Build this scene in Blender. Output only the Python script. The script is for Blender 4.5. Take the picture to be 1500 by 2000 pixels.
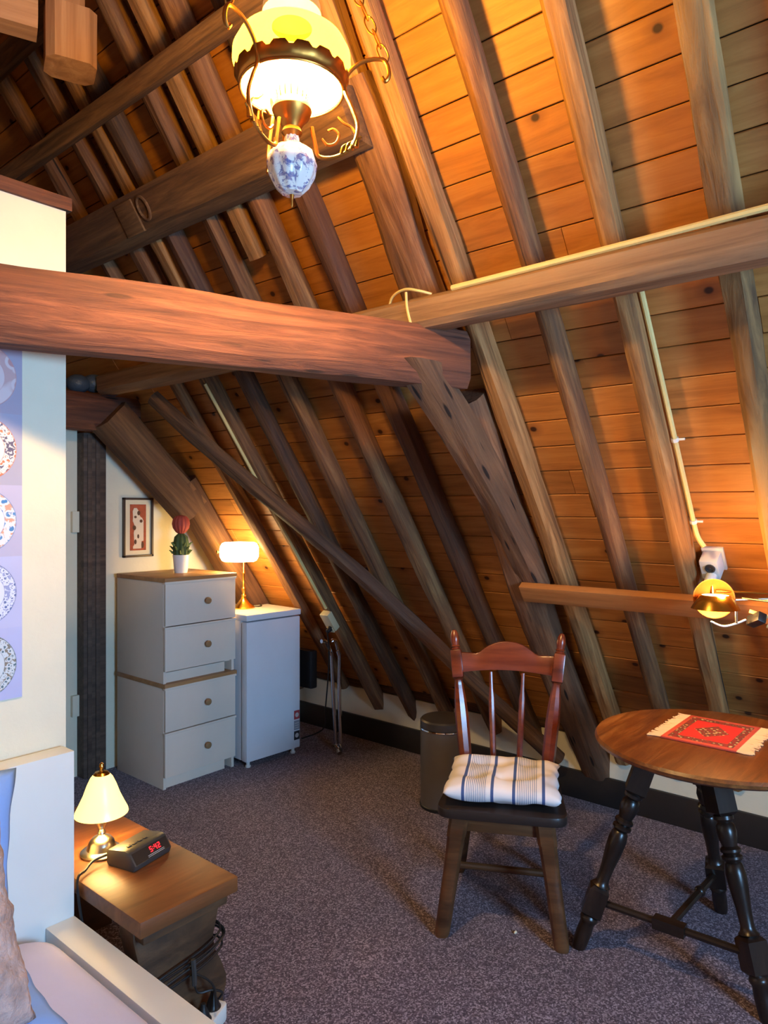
import bpy, bmesh, math, random
from mathutils import Vector, Matrix, noise

random.seed(7)
for o in list(bpy.data.objects):
    bpy.data.objects.remove(o, do_unlink=True)
scene = bpy.context.scene
C = scene.collection
PI = math.pi

# ------------------------------------------------------------------ camera
# room axes: +X towards the low eave on the right, +Y towards the back wall, Z up
F_PX = 1400.0
AZ = math.atan2(1188.0, 1400.0)
cam_d = bpy.data.cameras.new('camera')
cam = bpy.data.objects.new('camera', cam_d)
C.objects.link(cam)
cam_d.sensor_fit = 'VERTICAL'
cam_d.sensor_height = 36.0
cam_d.lens = 36.0 * F_PX / 2000.0
cam_d.shift_y = -5.0 / 2000.0
cam_d.clip_start = 0.02
cam.location = (0, 0, 1.4)
cam.rotation_euler = (PI / 2, 0, AZ - PI / 2 + 0.0)
scene.camera = cam
FWD = Vector((math.cos(AZ), math.sin(AZ), 0))
RGT = Vector((math.sin(AZ), -math.cos(AZ), 0))
cam.rotation_euler = (PI / 2, 0, math.atan2(-FWD.x, FWD.y))

# ------------------------------------------------------------------ world / daylight / exposure
w = bpy.data.worlds.new('daylight')
scene.world = w
w.use_nodes = True
bg = w.node_tree.nodes['Background']
bg.inputs[0].default_value = (0.29, 0.59, 1.0, 1)
bg.inputs[1].default_value = 54.0
WX0, WX1, WZ0, WZ1, WY = 0.25, 1.20, 0.95, 1.95, -1.9          # gable window behind the viewer
pl = bpy.data.lights.new('window_portal', 'AREA')
pl.shape = 'RECTANGLE'
pl.size = WX1 - WX0
pl.size_y = WZ1 - WZ0
pl.cycles.is_portal = True
po = bpy.data.objects.new('window_portal', pl)
C.objects.link(po)
po.location = ((WX0 + WX1) / 2, WY - 0.06, (WZ0 + WZ1) / 2)
po.rotation_euler = (PI / 2, 0, 0)
vs = scene.view_settings
vs.view_transform = 'Standard'
vs.look = 'None'
vs.exposure = 0.3
vs.gamma = 1.0
vs.use_curve_mapping = False

# ------------------------------------------------------------------ materials
def lin(c):
    r = []
    for v in c[:3]:
        v /= 255.0
        r.append(v / 12.92 if v <= 0.04045 else ((v + 0.055) / 1.055) ** 2.4)
    return (r[0], r[1], r[2], 1.0)

def newmat(name):
    m = bpy.data.materials.new(name)
    m.use_nodes = True
    nt = m.node_tree
    b = nt.nodes['Principled BSDF']
    return m, nt, b

def N(nt, t, **kw):
    n = nt.nodes.new(t)
    for k, v in kw.items():
        setattr(n, k, v)
    return n

def coords(nt, scale, rnd=True):
    tc = N(nt, 'ShaderNodeTexCoord')
    mp = N(nt, 'ShaderNodeMapping')
    mp.inputs['Scale'].default_value = scale
    if rnd:
        oi = N(nt, 'ShaderNodeObjectInfo')
        mu = N(nt, 'ShaderNodeMath', operation='MULTIPLY')
        mu.inputs[1].default_value = 37.0
        nt.links.new(oi.outputs['Random'], mu.inputs[0])
        cb = N(nt, 'ShaderNodeCombineXYZ')
        for i in range(3):
            nt.links.new(mu.outputs[0], cb.inputs[i])
        ad = N(nt, 'ShaderNodeVectorMath', operation='ADD')
        nt.links.new(tc.outputs['Object'], ad.inputs[0])
        nt.links.new(cb.outputs[0], ad.inputs[1])
        nt.links.new(ad.outputs[0], mp.inputs['Vector'])
    else:
        nt.links.new(tc.outputs['Object'], mp.inputs['Vector'])
    return mp.outputs['Vector']

def ramp(nt, fac, stops):
    r = N(nt, 'ShaderNodeValToRGB')
    el = r.color_ramp.elements
    while len(el) < len(stops):
        el.new(0.5)
    for e, (p, c) in zip(el, stops):
        e.position = p
        e.color = c
    nt.links.new(fac, r.inputs['Fac'])
    return r.outputs['Color']

def mix(nt, a, b, fac, mode='MIX'):
    m = N(nt, 'ShaderNodeMix', data_type='RGBA', blend_type=mode)
    if isinstance(fac, float):
        m.inputs[0].default_value = fac
    else:
        nt.links.new(fac, m.inputs[0])
    for s, v in ((6, a), (7, b)):
        if isinstance(v, tuple):
            m.inputs[s].default_value = v
        else:
            nt.links.new(v, m.inputs[s])
    return m.outputs[2]

def noise_tex(nt, vec, scale, detail=4, rough=0.6, dist=0.0):
    n = N(nt, 'ShaderNodeTexNoise')
    n.inputs['Scale'].default_value = scale
    n.inputs['Detail'].default_value = detail
    n.inputs['Roughness'].default_value = rough
    n.inputs['Distortion'].default_value = dist
    nt.links.new(vec, n.inputs['Vector'])
    return n.outputs['Fac']

def plain(name, col, rough=0.5, metal=0.0, spec=0.5, vary=0.06, vscale=6.0, bump=0.0, bscale=60.0, coat=0.0):
    m, nt, b = newmat(name)
    v = coords(nt, (1, 1, 1), False)
    c = lin(col)
    dk = tuple(x * (1 - vary * 2) for x in c[:3]) + (1,)
    n = noise_tex(nt, v, vscale, 3)
    nt.links.new(ramp(nt, n, [(0.3, dk), (0.7, c)]), b.inputs['Base Color'])
    b.inputs['Roughness'].default_value = rough
    b.inputs['Metallic'].default_value = metal
    b.inputs['Specular IOR Level'].default_value = spec
    b.inputs['Coat Weight'].default_value = coat
    if bump:
        bp = N(nt, 'ShaderNodeBump')
        bp.inputs['Strength'].default_value = bump
        bp.inputs['Distance'].default_value = 0.01
        nt.links.new(noise_tex(nt, v, bscale, 4), bp.inputs['Height'])
        nt.links.new(bp.outputs[0], b.inputs['Normal'])
    return m

def wood(name, dark, mid, light, rough=0.6, stretch=0.08, fine=22.0, bump=0.4, knots=0.0, vary=0.25,
         cracks=False, patch=None, patch_amt=0.5, coat=0.0, worm=False):
    """grain runs along local X"""
    m, nt, b = newmat(name)
    v = coords(nt, (stretch, 1, 1))
    n1 = noise_tex(nt, v, fine, 6, 0.65, 0.6)
    col = ramp(nt, n1, [(0.28, lin(dark)), (0.5, lin(mid)), (0.74, lin(light))])
    v2 = coords(nt, (0.35, 1, 1))
    n2 = noise_tex(nt, v2, 3.2, 3, 0.5)
    if patch:
        f = N(nt, 'ShaderNodeMath', operation='MULTIPLY')
        rp = ramp(nt, n2, [(0.42, (0, 0, 0, 1)), (0.62, (1, 1, 1, 1))])
        nt.links.new(rp, f.inputs[0])
        f.inputs[1].default_value = patch_amt
        col = mix(nt, col, lin(patch), f.outputs[0])
    if vary:
        oi = N(nt, 'ShaderNodeObjectInfo')
        mr = N(nt, 'ShaderNodeMapRange')
        mr.inputs['To Min'].default_value = 1.0 - vary
        mr.inputs['To Max'].default_value = 1.0 + vary * 0.6
        nt.links.new(oi.outputs['Random'], mr.inputs['Value'])
        hs = N(nt, 'ShaderNodeHueSaturation')
        nt.links.new(mr.outputs[0], hs.inputs['Value'])
        nt.links.new(col, hs.inputs['Color'])
        col = hs.outputs[0]
    height = n1
    if knots:
        v3 = coords(nt, (3.6, 4.4, 0.0))
        vo = N(nt, 'ShaderNodeTexVoronoi', voronoi_dimensions='2D')
        vo.inputs['Scale'].default_value = 1.0
        nt.links.new(v3, vo.inputs['Vector'])
        sep = N(nt, 'ShaderNodeSeparateColor')
        nt.links.new(vo.outputs['Color'], sep.inputs[0])
        on = ramp(nt, sep.outputs[0], [(0.30, (0, 0, 0, 1)), (0.32, (1, 1, 1, 1))])
        k = ramp(nt, vo.outputs['Distance'], [(0.034 * knots, (1, 1, 1, 1)), (0.056 * knots, (0, 0, 0, 1))])
        ringf = ramp(nt, vo.outputs['Distance'], [(0.05 * knots, (.55, .55, .55, 1)), (0.16 * knots, (0, 0, 0, 1))])
        col = mix(nt, col, lin((128, 68, 28)), mix(nt, (0, 0, 0, 1), ringf, on))
        col = mix(nt, col, lin((64, 32, 15)), mix(nt, (0, 0, 0, 1), k, on))
    if cracks:
        v4 = coords(nt, (0.022, 1.0, 1.0))
        nc = noise_tex(nt, v4, 24.0, 2, 0.5, 0.15)
        ck = ramp(nt, nc, [(0.27, (1, 1, 1, 1)), (0.33, (0, 0, 0, 1))])
        col = mix(nt, col, lin((32, 20, 13)), ck)
    if worm:
        v5 = coords(nt, (4.5, 26, 26))
        vw = N(nt, 'ShaderNodeTexVoronoi')
        vw.inputs['Scale'].default_value = 1.0
        nt.links.new(v5, vw.inputs['Vector'])
        wk = ramp(nt, vw.outputs['Distance'], [(0.13, (1, 1, 1, 1)), (0.2, (0, 0, 0, 1))])
        wm = N(nt, 'ShaderNodeMath', operation='MULTIPLY')
        nt.links.new(wk, wm.inputs[0])
        nt.links.new(ramp(nt, n2, [(0.42, (0, 0, 0, 1)), (0.52, (1, 1, 1, 1))]), wm.inputs[1])
        col = mix(nt, col, lin((30, 16, 10)), wm.outputs[0])
    nt.links.new(col, b.inputs['Base Color'])
    b.inputs['Roughness'].default_value = rough
    b.inputs['Coat Weight'].default_value = coat
    b.inputs['Coat Roughness'].default_value = 0.25
    if bump:
        bp = N(nt, 'ShaderNodeBump')
        bp.inputs['Strength'].default_value = bump
        bp.inputs['Distance'].default_value = 0.006
        nt.links.new(height, bp.inputs['Height'])
        nt.links.new(bp.outputs[0], b.inputs['Normal'])
    return m

def emit(name, col, strength, base=None):
    m, nt, b = newmat(name)
    v = coords(nt, (1, 1, 1), False)
    c = lin(col)
    c2 = tuple(x * 0.92 for x in c[:3]) + (1,)
    cc = ramp(nt, noise_tex(nt, v, 9.0, 2), [(0.3, c2), (0.7, c)])
    b.inputs['Base Color'].default_value = lin(base or col)
    nt.links.new(cc, b.inputs['Emission Color'])
    b.inputs['Emission Strength'].default_value = strength
    b.inputs['Roughness'].default_value = 0.3
    return m

M = {}
M['plank'] = wood('varnished_pine', (160, 100, 46), (190, 124, 60), (207, 144, 76), rough=0.5, stretch=0.09, fine=30, bump=0.1, knots=1.0, vary=0.16)
M['rafter'] = wood('old_rafter', (68, 42, 22), (124, 83, 47), (174, 126, 76), rough=0.8, stretch=0.06, fine=44, bump=0.9, vary=0.15, cracks=True, patch=(128, 74, 50), patch_amt=0.35)
M['rafter_pale'] = wood('pale_rafter', (98, 62, 31), (156, 108, 60), (200, 148, 90), rough=0.8, stretch=0.05, fine=42, bump=0.8, vary=0.1, cracks=True)
M['rafter_dark'] = wood('dark_rafter', (46, 30, 18), (88, 59, 36), (130, 92, 58), rough=0.75, stretch=0.06, fine=44, bump=0.8, vary=0.12, patch=(104, 56, 38), patch_amt=0.4)
M['knotty'] = wood('barked_rafter', (70, 46, 25), (122, 86, 48), (160, 116, 68), rough=0.85, stretch=0.12, fine=34, bump=1.0, vary=0.05, patch=(226, 172, 100), patch_amt=0.85)
M['tie'] = wood('red_brown_oak', (66, 34, 22), (112, 63, 41), (156, 94, 62), rough=0.8, stretch=0.07, fine=38, bump=1.0, vary=0.05, patch=(74, 48, 38), patch_amt=0.7, worm=True)
M['purlin'] = wood('grey_purlin', (96, 68, 46), (136, 102, 72), (162, 126, 92), rough=0.8, stretch=0.05, fine=28, bump=0.5, vary=0.05, cracks=True)
M['strut'] = wood('worm_eaten_oak', (84, 48, 30), (132, 88, 58), (168, 120, 82), rough=0.8, stretch=0.07, fine=36, bump=1.0, vary=0.05, patch=(80, 62, 46), patch_amt=0.6, worm=True)
M['darkoak'] = wood('dark_old_oak', (66, 44, 24), (114, 79, 45), (156, 113, 67), rough=0.8, stretch=0.06, fine=34, bump=0.6, vary=0.08, patch=(80, 46, 32), patch_amt=0.5)
M['newbeam'] = wood('pale_sawn_beam', (142, 94, 56), (178, 126, 82), (206, 156, 108), rough=0.75, stretch=0.05, fine=18, bump=0.4, vary=0.05)
M['batten'] = wood('planed_batten', (150, 92, 46), (178, 116, 62), (196, 136, 80), rough=0.6, stretch=0.05, fine=22, bump=0.2, vary=0.0, knots=0.7)
M['bench'] = wood('waxed_bench', (74, 42, 22), (122, 74, 38), (160, 104, 56), rough=0.42, stretch=0.12, fine=16, bump=0.2, vary=0.0, patch=(108, 64, 34), patch_amt=0.6)
M['benchleg'] = wood('shaded_bench_leg', (48, 32, 20), (80, 54, 34), (112, 78, 50), rough=0.5, stretch=0.3, fine=14, bump=0.25, vary=0.0)  # shade below the bench top put into a darker wood colour
M['mahog'] = wood('mahogany', (74, 28, 14), (112, 46, 24), (142, 66, 36), rough=0.28, stretch=0.08, fine=18, bump=0.05, vary=0.0, coat=0.4)
M['chairleg'] = wood('brown_chair_wood', (58, 34, 18), (92, 56, 30), (122, 80, 46), rough=0.4, stretch=0.08, fine=20, bump=0.15, vary=0.0)
M['seat'] = plain('dark_seat', (44, 34, 30), 0.35)
M['ttop'] = wood('worn_table_top', (74, 38, 15), (150, 88, 38), (206, 138, 70), rough=0.36, stretch=0.14, fine=30, bump=0.35, vary=0.0, patch=(84, 42, 16), patch_amt=0.75, coat=0.2)
M['tleg'] = wood('black_turned_oak', (20, 13, 10), (38, 25, 18), (62, 42, 30), rough=0.3, stretch=0.2, fine=16, bump=0.1, vary=0.0)
M['postdark'] = wood('dark_door_post', (52, 40, 34), (76, 60, 50), (100, 82, 68), rough=0.7, stretch=0.03, fine=26, bump=0.3, vary=0.0)
M['oaktop'] = wood('light_oak_top', (146, 102, 62), (172, 124, 78), (190, 144, 96), rough=0.5, stretch=0.05, fine=20, bump=0.05, vary=0.0)
M['board'] = plain('skirting_black', (38, 32, 30), 0.55, vary=0.15)
M['cream'] = plain('cream_plaster', (232, 222, 196), 0.85, bump=0.15, bscale=30, vary=0.03)
M['white'] = plain('white_laminate', (222, 224, 220), 0.45, vary=0.02)
M['chest'] = plain('off_white_foil', (234, 218, 200), 0.5, vary=0.02)
M['fridge'] = plain('white_enamel', (222, 226, 232), 0.25, vary=0.02)
M['knob'] = plain('beech_knob', (164, 124, 82), 0.5)
M['brass'] = plain('polished_brass', (212, 158, 70), 0.22, metal=1.0)
M['oldbrass'] = plain('antique_brass', (192, 128, 58), 0.4, metal=1.0)
M['dishbrass'] = plain('tarnished_brass', (140, 84, 36), 0.5, metal=0.8)
M['nickel'] = plain('brushed_nickel', (206, 196, 180), 0.28, metal=1.0)
M['chrome'] = plain('chrome', (225, 225, 228), 0.1, metal=1.0)
M['bin'] = plain('grey_bin_steel', (112, 106, 102), 0.38, metal=0.35)
M['bindark'] = plain('dark_bin_lid', (78, 70, 66), 0.4, metal=0.3)
M['black'] = plain('black_plastic', (28, 27, 28), 0.4)
M['grey_pl'] = plain('graphite_plastic', (62, 60, 58), 0.35)
M['conduit'] = plain('cream_conduit', (228, 202, 132), 0.5)
M['socketw'] = plain('socket_white', (232, 228, 218), 0.4)
M['socketb'] = plain('socket_beige', (214, 196, 156), 0.45)
M['pot'] = plain('white_pot', (226, 226, 228), 0.3)
M['green'] = plain('cactus_green', (72, 92, 48), 0.75, vary=0.2, vscale=40)
M['green2'] = plain('cactus_leaf', (104, 122, 62), 0.7, vary=0.2, vscale=40)
M['redball'] = plain('cactus_red', (176, 70, 54), 0.7, vary=0.15, vscale=30)
M['sheet'] = plain('bed_sheet', (202, 202, 232), 0.9, bump=0.2, bscale=12, vary=0.03)
M['pillow'] = plain('blue_pillow', (130, 168, 232), 0.9, bump=0.2, bscale=20, vary=0.05)
M['fluff'] = plain('fleecy_pink', (204, 172, 160), 1.0, bump=1.0, bscale=60, vary=0.25, vscale=22)
M['bluebag'] = plain('blue_plastic', (74, 92, 110), 0.4, bump=0.6, bscale=25)
M['frame'] = plain('picture_frame_brown', (72, 52, 38), 0.45)
M['mount'] = plain('picture_mount', (224, 212, 184), 0.85)
M['print'] = plain('print_red', (172, 82, 52), 0.8, vary=0.15, vscale=50)
M['dogw'] = plain('dog_white', (222, 204, 184), 0.85)
M['dogb'] = plain('dog_spots', (92, 62, 44), 0.85)
M['stk_red'] = plain('sticker_red', (170, 60, 66), 0.5)
M['stk_grey'] = plain('sticker_grey', (140, 146, 156), 0.5)
M['stk_blk'] = plain('sticker_black', (34, 36, 42), 0.5)
M['stk_wht'] = plain('sticker_white', (196, 192, 190), 0.5)
M['fringe'] = plain('mat_fringe', (236, 190, 140), 0.95)
M['led'] = emit('red_led', (255, 30, 40), 3.0)
M['glow_shade'] = emit('lit_yellow_glass', (255, 218, 66), 3.2, (255, 220, 90))
M['glow_white'] = emit('lit_white_glass', (255, 234, 176), 15.0)
M['glow_warm'] = emit('lit_warm_glass', (255, 218, 120), 2.2)
M['glow_bulb'] = emit('lit_bulb', (255, 226, 160), 6.0)
M['bell'] = emit('lit_opal_bell', (255, 200, 120), 0.35, (150, 104, 58))

def lit_glass(name, outer, inner, e_out, e_in, tint, clear):
    m, nt, b = newmat(name)
    v = coords(nt, (1, 1, 1), False)
    gm = N(nt, 'ShaderNodeNewGeometry')
    n = noise_tex(nt, v, 8.0, 2)
    a = ramp(nt, n, [(0.3, tuple(x * .9 for x in lin(outer)[:3]) + (1,)), (0.7, lin(outer))])
    nt.links.new(mix(nt, a, lin(inner), gm.outputs['Backfacing']), b.inputs['Emission Color'])
    mr = N(nt, 'ShaderNodeMapRange')
    mr.inputs['To Min'].default_value = e_out
    mr.inputs['To Max'].default_value = e_in
    nt.links.new(gm.outputs['Backfacing'], mr.inputs['Value'])
    nt.links.new(mr.outputs[0], b.inputs['Emission Strength'])
    b.inputs['Base Color'].default_value = lin(outer)
    b.inputs['Roughness'].default_value = 0.15
    tr = N(nt, 'ShaderNodeBsdfTransparent')
    tr.inputs[0].default_value = tint
    mx = N(nt, 'ShaderNodeMixShader')
    mx.inputs[0].default_value = clear
    nt.links.new(b.outputs[0], mx.inputs[1])
    nt.links.new(tr.outputs[0], mx.inputs[2])
    nt.links.new(mx.outputs[0], nt.nodes['Material Output'].inputs['Surface'])
    return m
M['pendant_glass'] = lit_glass('lit_yellow_shade', (255, 218, 30), (255, 244, 214), 2.6, 6.0, (1.0, .80, .20, 1), 0.36)

def carpet():
    m, nt, b = newmat('purple_grey_carpet')
    v = coords(nt, (1, 1, 1), False)
    vr = N(nt, 'ShaderNodeTexVoronoi')
    vr.inputs['Scale'].default_value = 230.0
    nt.links.new(v, vr.inputs['Vector'])
    sc_ = N(nt, 'ShaderNodeSeparateColor')
    nt.links.new(vr.outputs['Color'], sc_.inputs[0])
    n1 = sc_.outputs[0]
    n2 = noise_tex(nt, v, 1.4, 3, 0.5)
    c1 = ramp(nt, n1, [(0.1, lin((70, 56, 66))), (0.6, lin((106, 90, 102))), (0.97, lin((166, 150, 162)))])
    c2 = ramp(nt, n2, [(0.35, (.86, .86, .86, 1)), (0.65, (1, 1, 1, 1))])
    nt.links.new(mix(nt, c1, c2, 1.0, 'MULTIPLY'), b.inputs['Base Color'])
    b.inputs['Roughness'].default_value = 1.0
    b.inputs['Specular IOR Level'].default_value = 0.1
    b.inputs['Sheen Weight'].default_value = 0.15
    bp = N(nt, 'ShaderNodeBump')
    bp.inputs['Strength'].default_value = 0.8
    bp.inputs['Distance'].default_value = 0.004
    nt.links.new(n1, bp.inputs['Height'])
    nt.links.new(bp.outputs[0], b.inputs['Normal'])
    return m
M['carpet'] = carpet()

def cushion_mat():
    """white cotton, wide blue stripes with fine pinstripe bands; stripes run along local Y"""
    m, nt, b = newmat('striped_cotton')
    tc = N(nt, 'ShaderNodeTexCoord')
    sx = N(nt, 'ShaderNodeSeparateXYZ')
    nt.links.new(tc.outputs['Object'], sx.inputs[0])
    def mth(op, a, bb):
        n = N(nt, 'ShaderNodeMath', operation=op)
        for i, q in enumerate((a, bb)):
            if isinstance(q, (int, float)):
                n.inputs[i].default_value = q
            else:
                nt.links.new(q, n.inputs[i])
        return n.outputs[0]
    x = sx.outputs[0]
    per = mth('MODULO', mth('ADD', x, 1.0 + 0.033), 0.165)        # 0..0.165
    def band(a, c):
        return mth('MULTIPLY', mth('GREATER_THAN', per, a), mth('LESS_THAN', per, c))
    bold = mth('ADD', band(0.008, 0.018), band(0.078, 0.088))
    fineb = mth('MULTIPLY', band(0.094, 0.160), mth('GREATER_THAN', mth('MODULO', per, 0.006), 0.0038))
    col = mix(nt, lin((236, 226, 222)), lin((112, 124, 150)), fineb)
    col = mix(nt, col, lin((70, 88, 134)), bold)
    nt.links.new(col, b.inputs['Base Color'])
    b.inputs['Roughness'].default_value = 0.95
    return m
M['cushion'] = cushion_mat()

def porcelain():
    m, nt, b = newmat('delft_porcelain')
    v = coords(nt, (1, 1, 1), False)
    n1 = noise_tex(nt, v, 42.0, 4, 0.7, 1.2)
    n2 = noise_tex(nt, v, 120.0, 2)
    f = ramp(nt, n1, [(0.51, (0, 0, 0, 1)), (0.57, (1, 1, 1, 1))])
    ink = ramp(nt, n2, [(0.4, lin((110, 112, 158))), (0.6, lin((166, 146, 162)))])
    nt.links.new(mix(nt, lin((234, 226, 216)), ink, f), b.inputs['Base Color'])
    b.inputs['Roughness'].default_value = 0.15
    return m
M['porcelain'] = porcelain()

def plate_print(name, ground, rim1, rim2, centre, k, wob):
    """one printed plate: rings of pattern around local origin (XZ plane), radius ~0.085"""
    m, nt, b = newmat(name)
    tc = N(nt, 'ShaderNodeTexCoord')
    ln = N(nt, 'ShaderNodeVectorMath', operation='LENGTH')
    nt.links.new(tc.outputs['Object'], ln.inputs[0])
    v = coords(nt, (1, 1, 1), False)
    vo = N(nt, 'ShaderNodeTexVoronoi')
    vo.inputs['Scale'].default_value = k
    nt.links.new(v, vo.inputs['Vector'])
    nz = noise_tex(nt, v, k * wob, 3)
    pat = ramp(nt, vo.outputs['Distance'], [(0.30, lin(rim1)), (0.36, lin(ground)), (0.5, lin(ground)), (0.56, lin(rim2))])
    pat = mix(nt, pat, lin(ground), ramp(nt, nz, [(0.5, (0, 0, 0, 1)), (0.56, (1, 1, 1, 1))]))
    rf = N(nt, 'ShaderNodeMath', operation='MULTIPLY')
    rf.inputs[1].default_value = 10.0
    nt.links.new(ln.outputs['Value'], rf.inputs[0])
    inrim = ramp(nt, rf.outputs[0], [(0.52, (0, 0, 0, 1)), (0.55, (1, 1, 1, 1)), (0.80, (1, 1, 1, 1)), (0.83, (0, 0, 0, 1))])
    cen = ramp(nt, rf.outputs[0], [(0.26, lin(centre)), (0.30, lin(ground)), (0.52, lin(ground)), (0.54, lin(rim1))])
    nt.links.new(mix(nt, cen, pat, inrim), b.inputs['Base Color'])
    b.inputs['Roughness'].default_value = 0.5
    return m

def rug_mat():
    """small red table rug: borders and medallion in local XY, half size 0.147 x 0.108"""
    m, nt, b = newmat('red_table_rug')
    tc = N(nt, 'ShaderNodeTexCoord')
    sx = N(nt, 'ShaderNodeSeparateXYZ')
    nt.links.new(tc.outputs['Object'], sx.inputs[0])
    def mth(op, a, bb=0.0):
        n = N(nt, 'ShaderNodeMath', operation=op)
        for i, q in enumerate((a, bb)):
            if isinstance(q, (int, float)):
                n.inputs[i].default_value = q
            else:
                nt.links.new(q, n.inputs[i])
        return n.outputs[0]
    ax = mth('DIVIDE', mth('ABSOLUTE', sx.outputs[0]), 0.147)
    ay = mth('DIVIDE', mth('ABSOLUTE', sx.outputs[1]), 0.108)
    d = mth('MAXIMUM', ax, ay)
    v = coords(nt, (1, 1, 1), False)
    vo = N(nt, 'ShaderNodeTexVoronoi')
    vo.inputs['Scale'].default_value = 70.0
    nt.links.new(v, vo.inputs['Vector'])
    orn = ramp(nt, vo.outputs['Distance'], [(0.25, lin((196, 168, 120))), (0.35, lin((70, 58, 40))), (0.6, lin((126, 40, 30)))])
    base = ramp(nt, d, [(0.0, lin((206, 40, 30))), (0.66, lin((206, 36, 26))), (0.67, lin((84, 58, 40))), (0.86, lin((90, 62, 44))), (0.87, lin((190, 74, 52))), (1.0, lin((178, 66, 50)))])
    isb = ramp(nt, d, [(0.66, (0, 0, 0, 1)), (0.68, (1, 1, 1, 1)), (0.85, (1, 1, 1, 1)), (0.87, (0, 0, 0, 1))])
    dia = mth('ADD', ax, ay)
    ism = ramp(nt, dia, [(0.46, (1, 1, 1, 1)), (0.5, (0, 0, 0, 1))])
    col = mix(nt, base, orn, isb)
    col = mix(nt, col, orn, ism)
    nt.links.new(col, b.inputs['Base Color'])
    b.inputs['Roughness'].default_value = 0.95
    return m
M['rug'] = rug_mat()

# ------------------------------------------------------------------ mesh helpers
class MB:
    def __init__(s):
        s.v, s.f = [], []
    def add(s, verts, faces):
        o = len(s.v)
        s.v += [tuple(q) for q in verts]
        s.f += [[i + o for i in f] for f in faces]
        return s
    def box(s, x0, x1, y0, y1, z0, z1):
        return s.add([(x0, y0, z0), (x1, y0, z0), (x1, y1, z0), (x0, y1, z0), (x0, y0, z1), (x1, y0, z1), (x1, y1, z1), (x0, y1, z1)],
                     [(0, 3, 2, 1), (4, 5, 6, 7), (0, 1, 5, 4), (1, 2, 6, 5), (2, 3, 7, 6), (3, 0, 4, 7)])
    def prism(s, poly, a0, a1, axis='Y'):
        """polygon in the other two axes (order XZ for Y, XY for Z, YZ for X), extruded along axis"""
        n = len(poly)
        def P(p, a):
            return (p[0], a, p[1]) if axis == 'Y' else ((p[0], p[1], a) if axis == 'Z' else (a, p[0], p[1]))
        vs_ = [P(p, a0) for p in poly] + [P(p, a1) for p in poly]
        fs = [list(range(n))[::-1], list(range(n, 2 * n))] + [(i, (i + 1) % n, n + (i + 1) % n, n + i) for i in range(n)]
        return s.add(vs_, fs)
    def lathe(s, prof, seg=32, c=(0, 0, 0), ribs=0, ribamp=0.0):
        vs_, fs = [], []
        n = len(prof)
        for i in range(seg):
            a = 2 * PI * i / seg
            for r, z in prof:
                rr = r * (1 + ribamp * math.cos(ribs * a)) if ribs else r
                vs_.append((c[0] + rr * math.cos(a), c[1] + rr * math.sin(a), c[2] + z))
        for i in range(seg):
            j = (i + 1) % seg
            for k in range(n - 1):
                fs.append((i * n + k, j * n + k, j * n + k + 1, i * n + k + 1))
        if prof[0][0] > 1e-5:
            pass
        return s.add(vs_, fs)
    def tube(s, pts, r, seg=8, smooth=True, closed=False):
        pts = [Vector(p) for p in pts]
        if smooth and len(pts) > 2:
            pts = catmull(pts, 6, closed)
        n = len(pts)
        rs = r if isinstance(r, (list, tuple)) else None
        vs_, fs = [], []
        up = Vector((0.123, 0.456, 0.88)).normalized()
        for i, p in enumerate(pts):
            a = pts[(i - 1) % n] if (closed or i > 0) else p
            b = pts[(i + 1) % n] if (closed or i < n - 1) else p
            t = (b - a).normalized()
            u = up - t * up.dot(t)
            if u.length < 1e-3:
                u = Vector((1, 0, 0)) - t * t.x
            u.normalize()
            up = u
            w_ = t.cross(u)
            rr = r if rs is None else rs[0] + (rs[1] - rs[0]) * i / max(1, n - 1)
            for k in range(seg):
                a_ = 2 * PI * k / seg
                vs_.append(p + (u * math.cos(a_) + w_ * math.sin(a_)) * rr)
        m_ = n if closed else n - 1
        for i in range(m_):
            j = (i + 1) % n
            for k in range(seg):
                l = (k + 1) % seg
                fs.append((i * seg + k, i * seg + l, j * seg + l, j * seg + k))
        if not closed:
            fs.append(list(range(seg))[::-1])
            fs.append([(n - 1) * seg + k for k in range(seg)])
        return s.add(vs_, fs)
    def sphere(s, c, r, seg=16, rings=10, sc=(1, 1, 1)):
        prof = [(max(1e-4, r * math.sin(PI * i / rings)), -r * math.cos(PI * i / rings)) for i in range(rings + 1)]
        o = len(s.v)
        s.lathe(prof, seg)
        for i in range(o, len(s.v)):
            x, y, z = s.v[i]
            s.v[i] = (c[0] + x * sc[0], c[1] + y * sc[1], c[2] + z * sc[2])
        return s
    def xf(s, mtx):
        s.v = [tuple(mtx @ Vector(q)) for q in s.v]
        return s
    def obj(s, name, m, parent=None, bevel=0.0, smooth=True, angle=0.6, loc=None, sub=0):
        me = bpy.data.meshes.new(name)
        me.from_pydata(s.v, [], s.f)
        bm = bmesh.new()
        bm.from_mesh(me)
        bmesh.ops.remove_doubles(bm, verts=bm.verts, dist=1e-5)
        bmesh.ops.recalc_face_normals(bm, faces=bm.faces)
        if bevel:
            bmesh.ops.bevel(bm, geom=[e for e in bm.edges if e.calc_face_angle(0) > 0.6], offset=bevel, segments=2, affect='EDGES', profile=0.6, clamp_overlap=True)
        bm.to_mesh(me)
        bm.free()
        if smooth:
            for p in me.polygons:
                p.use_smooth = True
            me.set_sharp_from_angle(angle=angle)
        o = bpy.data.objects.new(name, me)
        me.materials.append(m)
        C.objects.link(o)
        if parent:
            o.parent = parent
        if loc:
            o.location = loc
        if sub:
            md = o.modifiers.new('sub', 'SUBSURF')
            md.levels = sub
            md.render_levels = sub
        return o

def attach(o, parent):
    o.parent = parent
    o.matrix_local = parent.matrix_basis.inverted() @ o.matrix_basis
    return o

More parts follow.
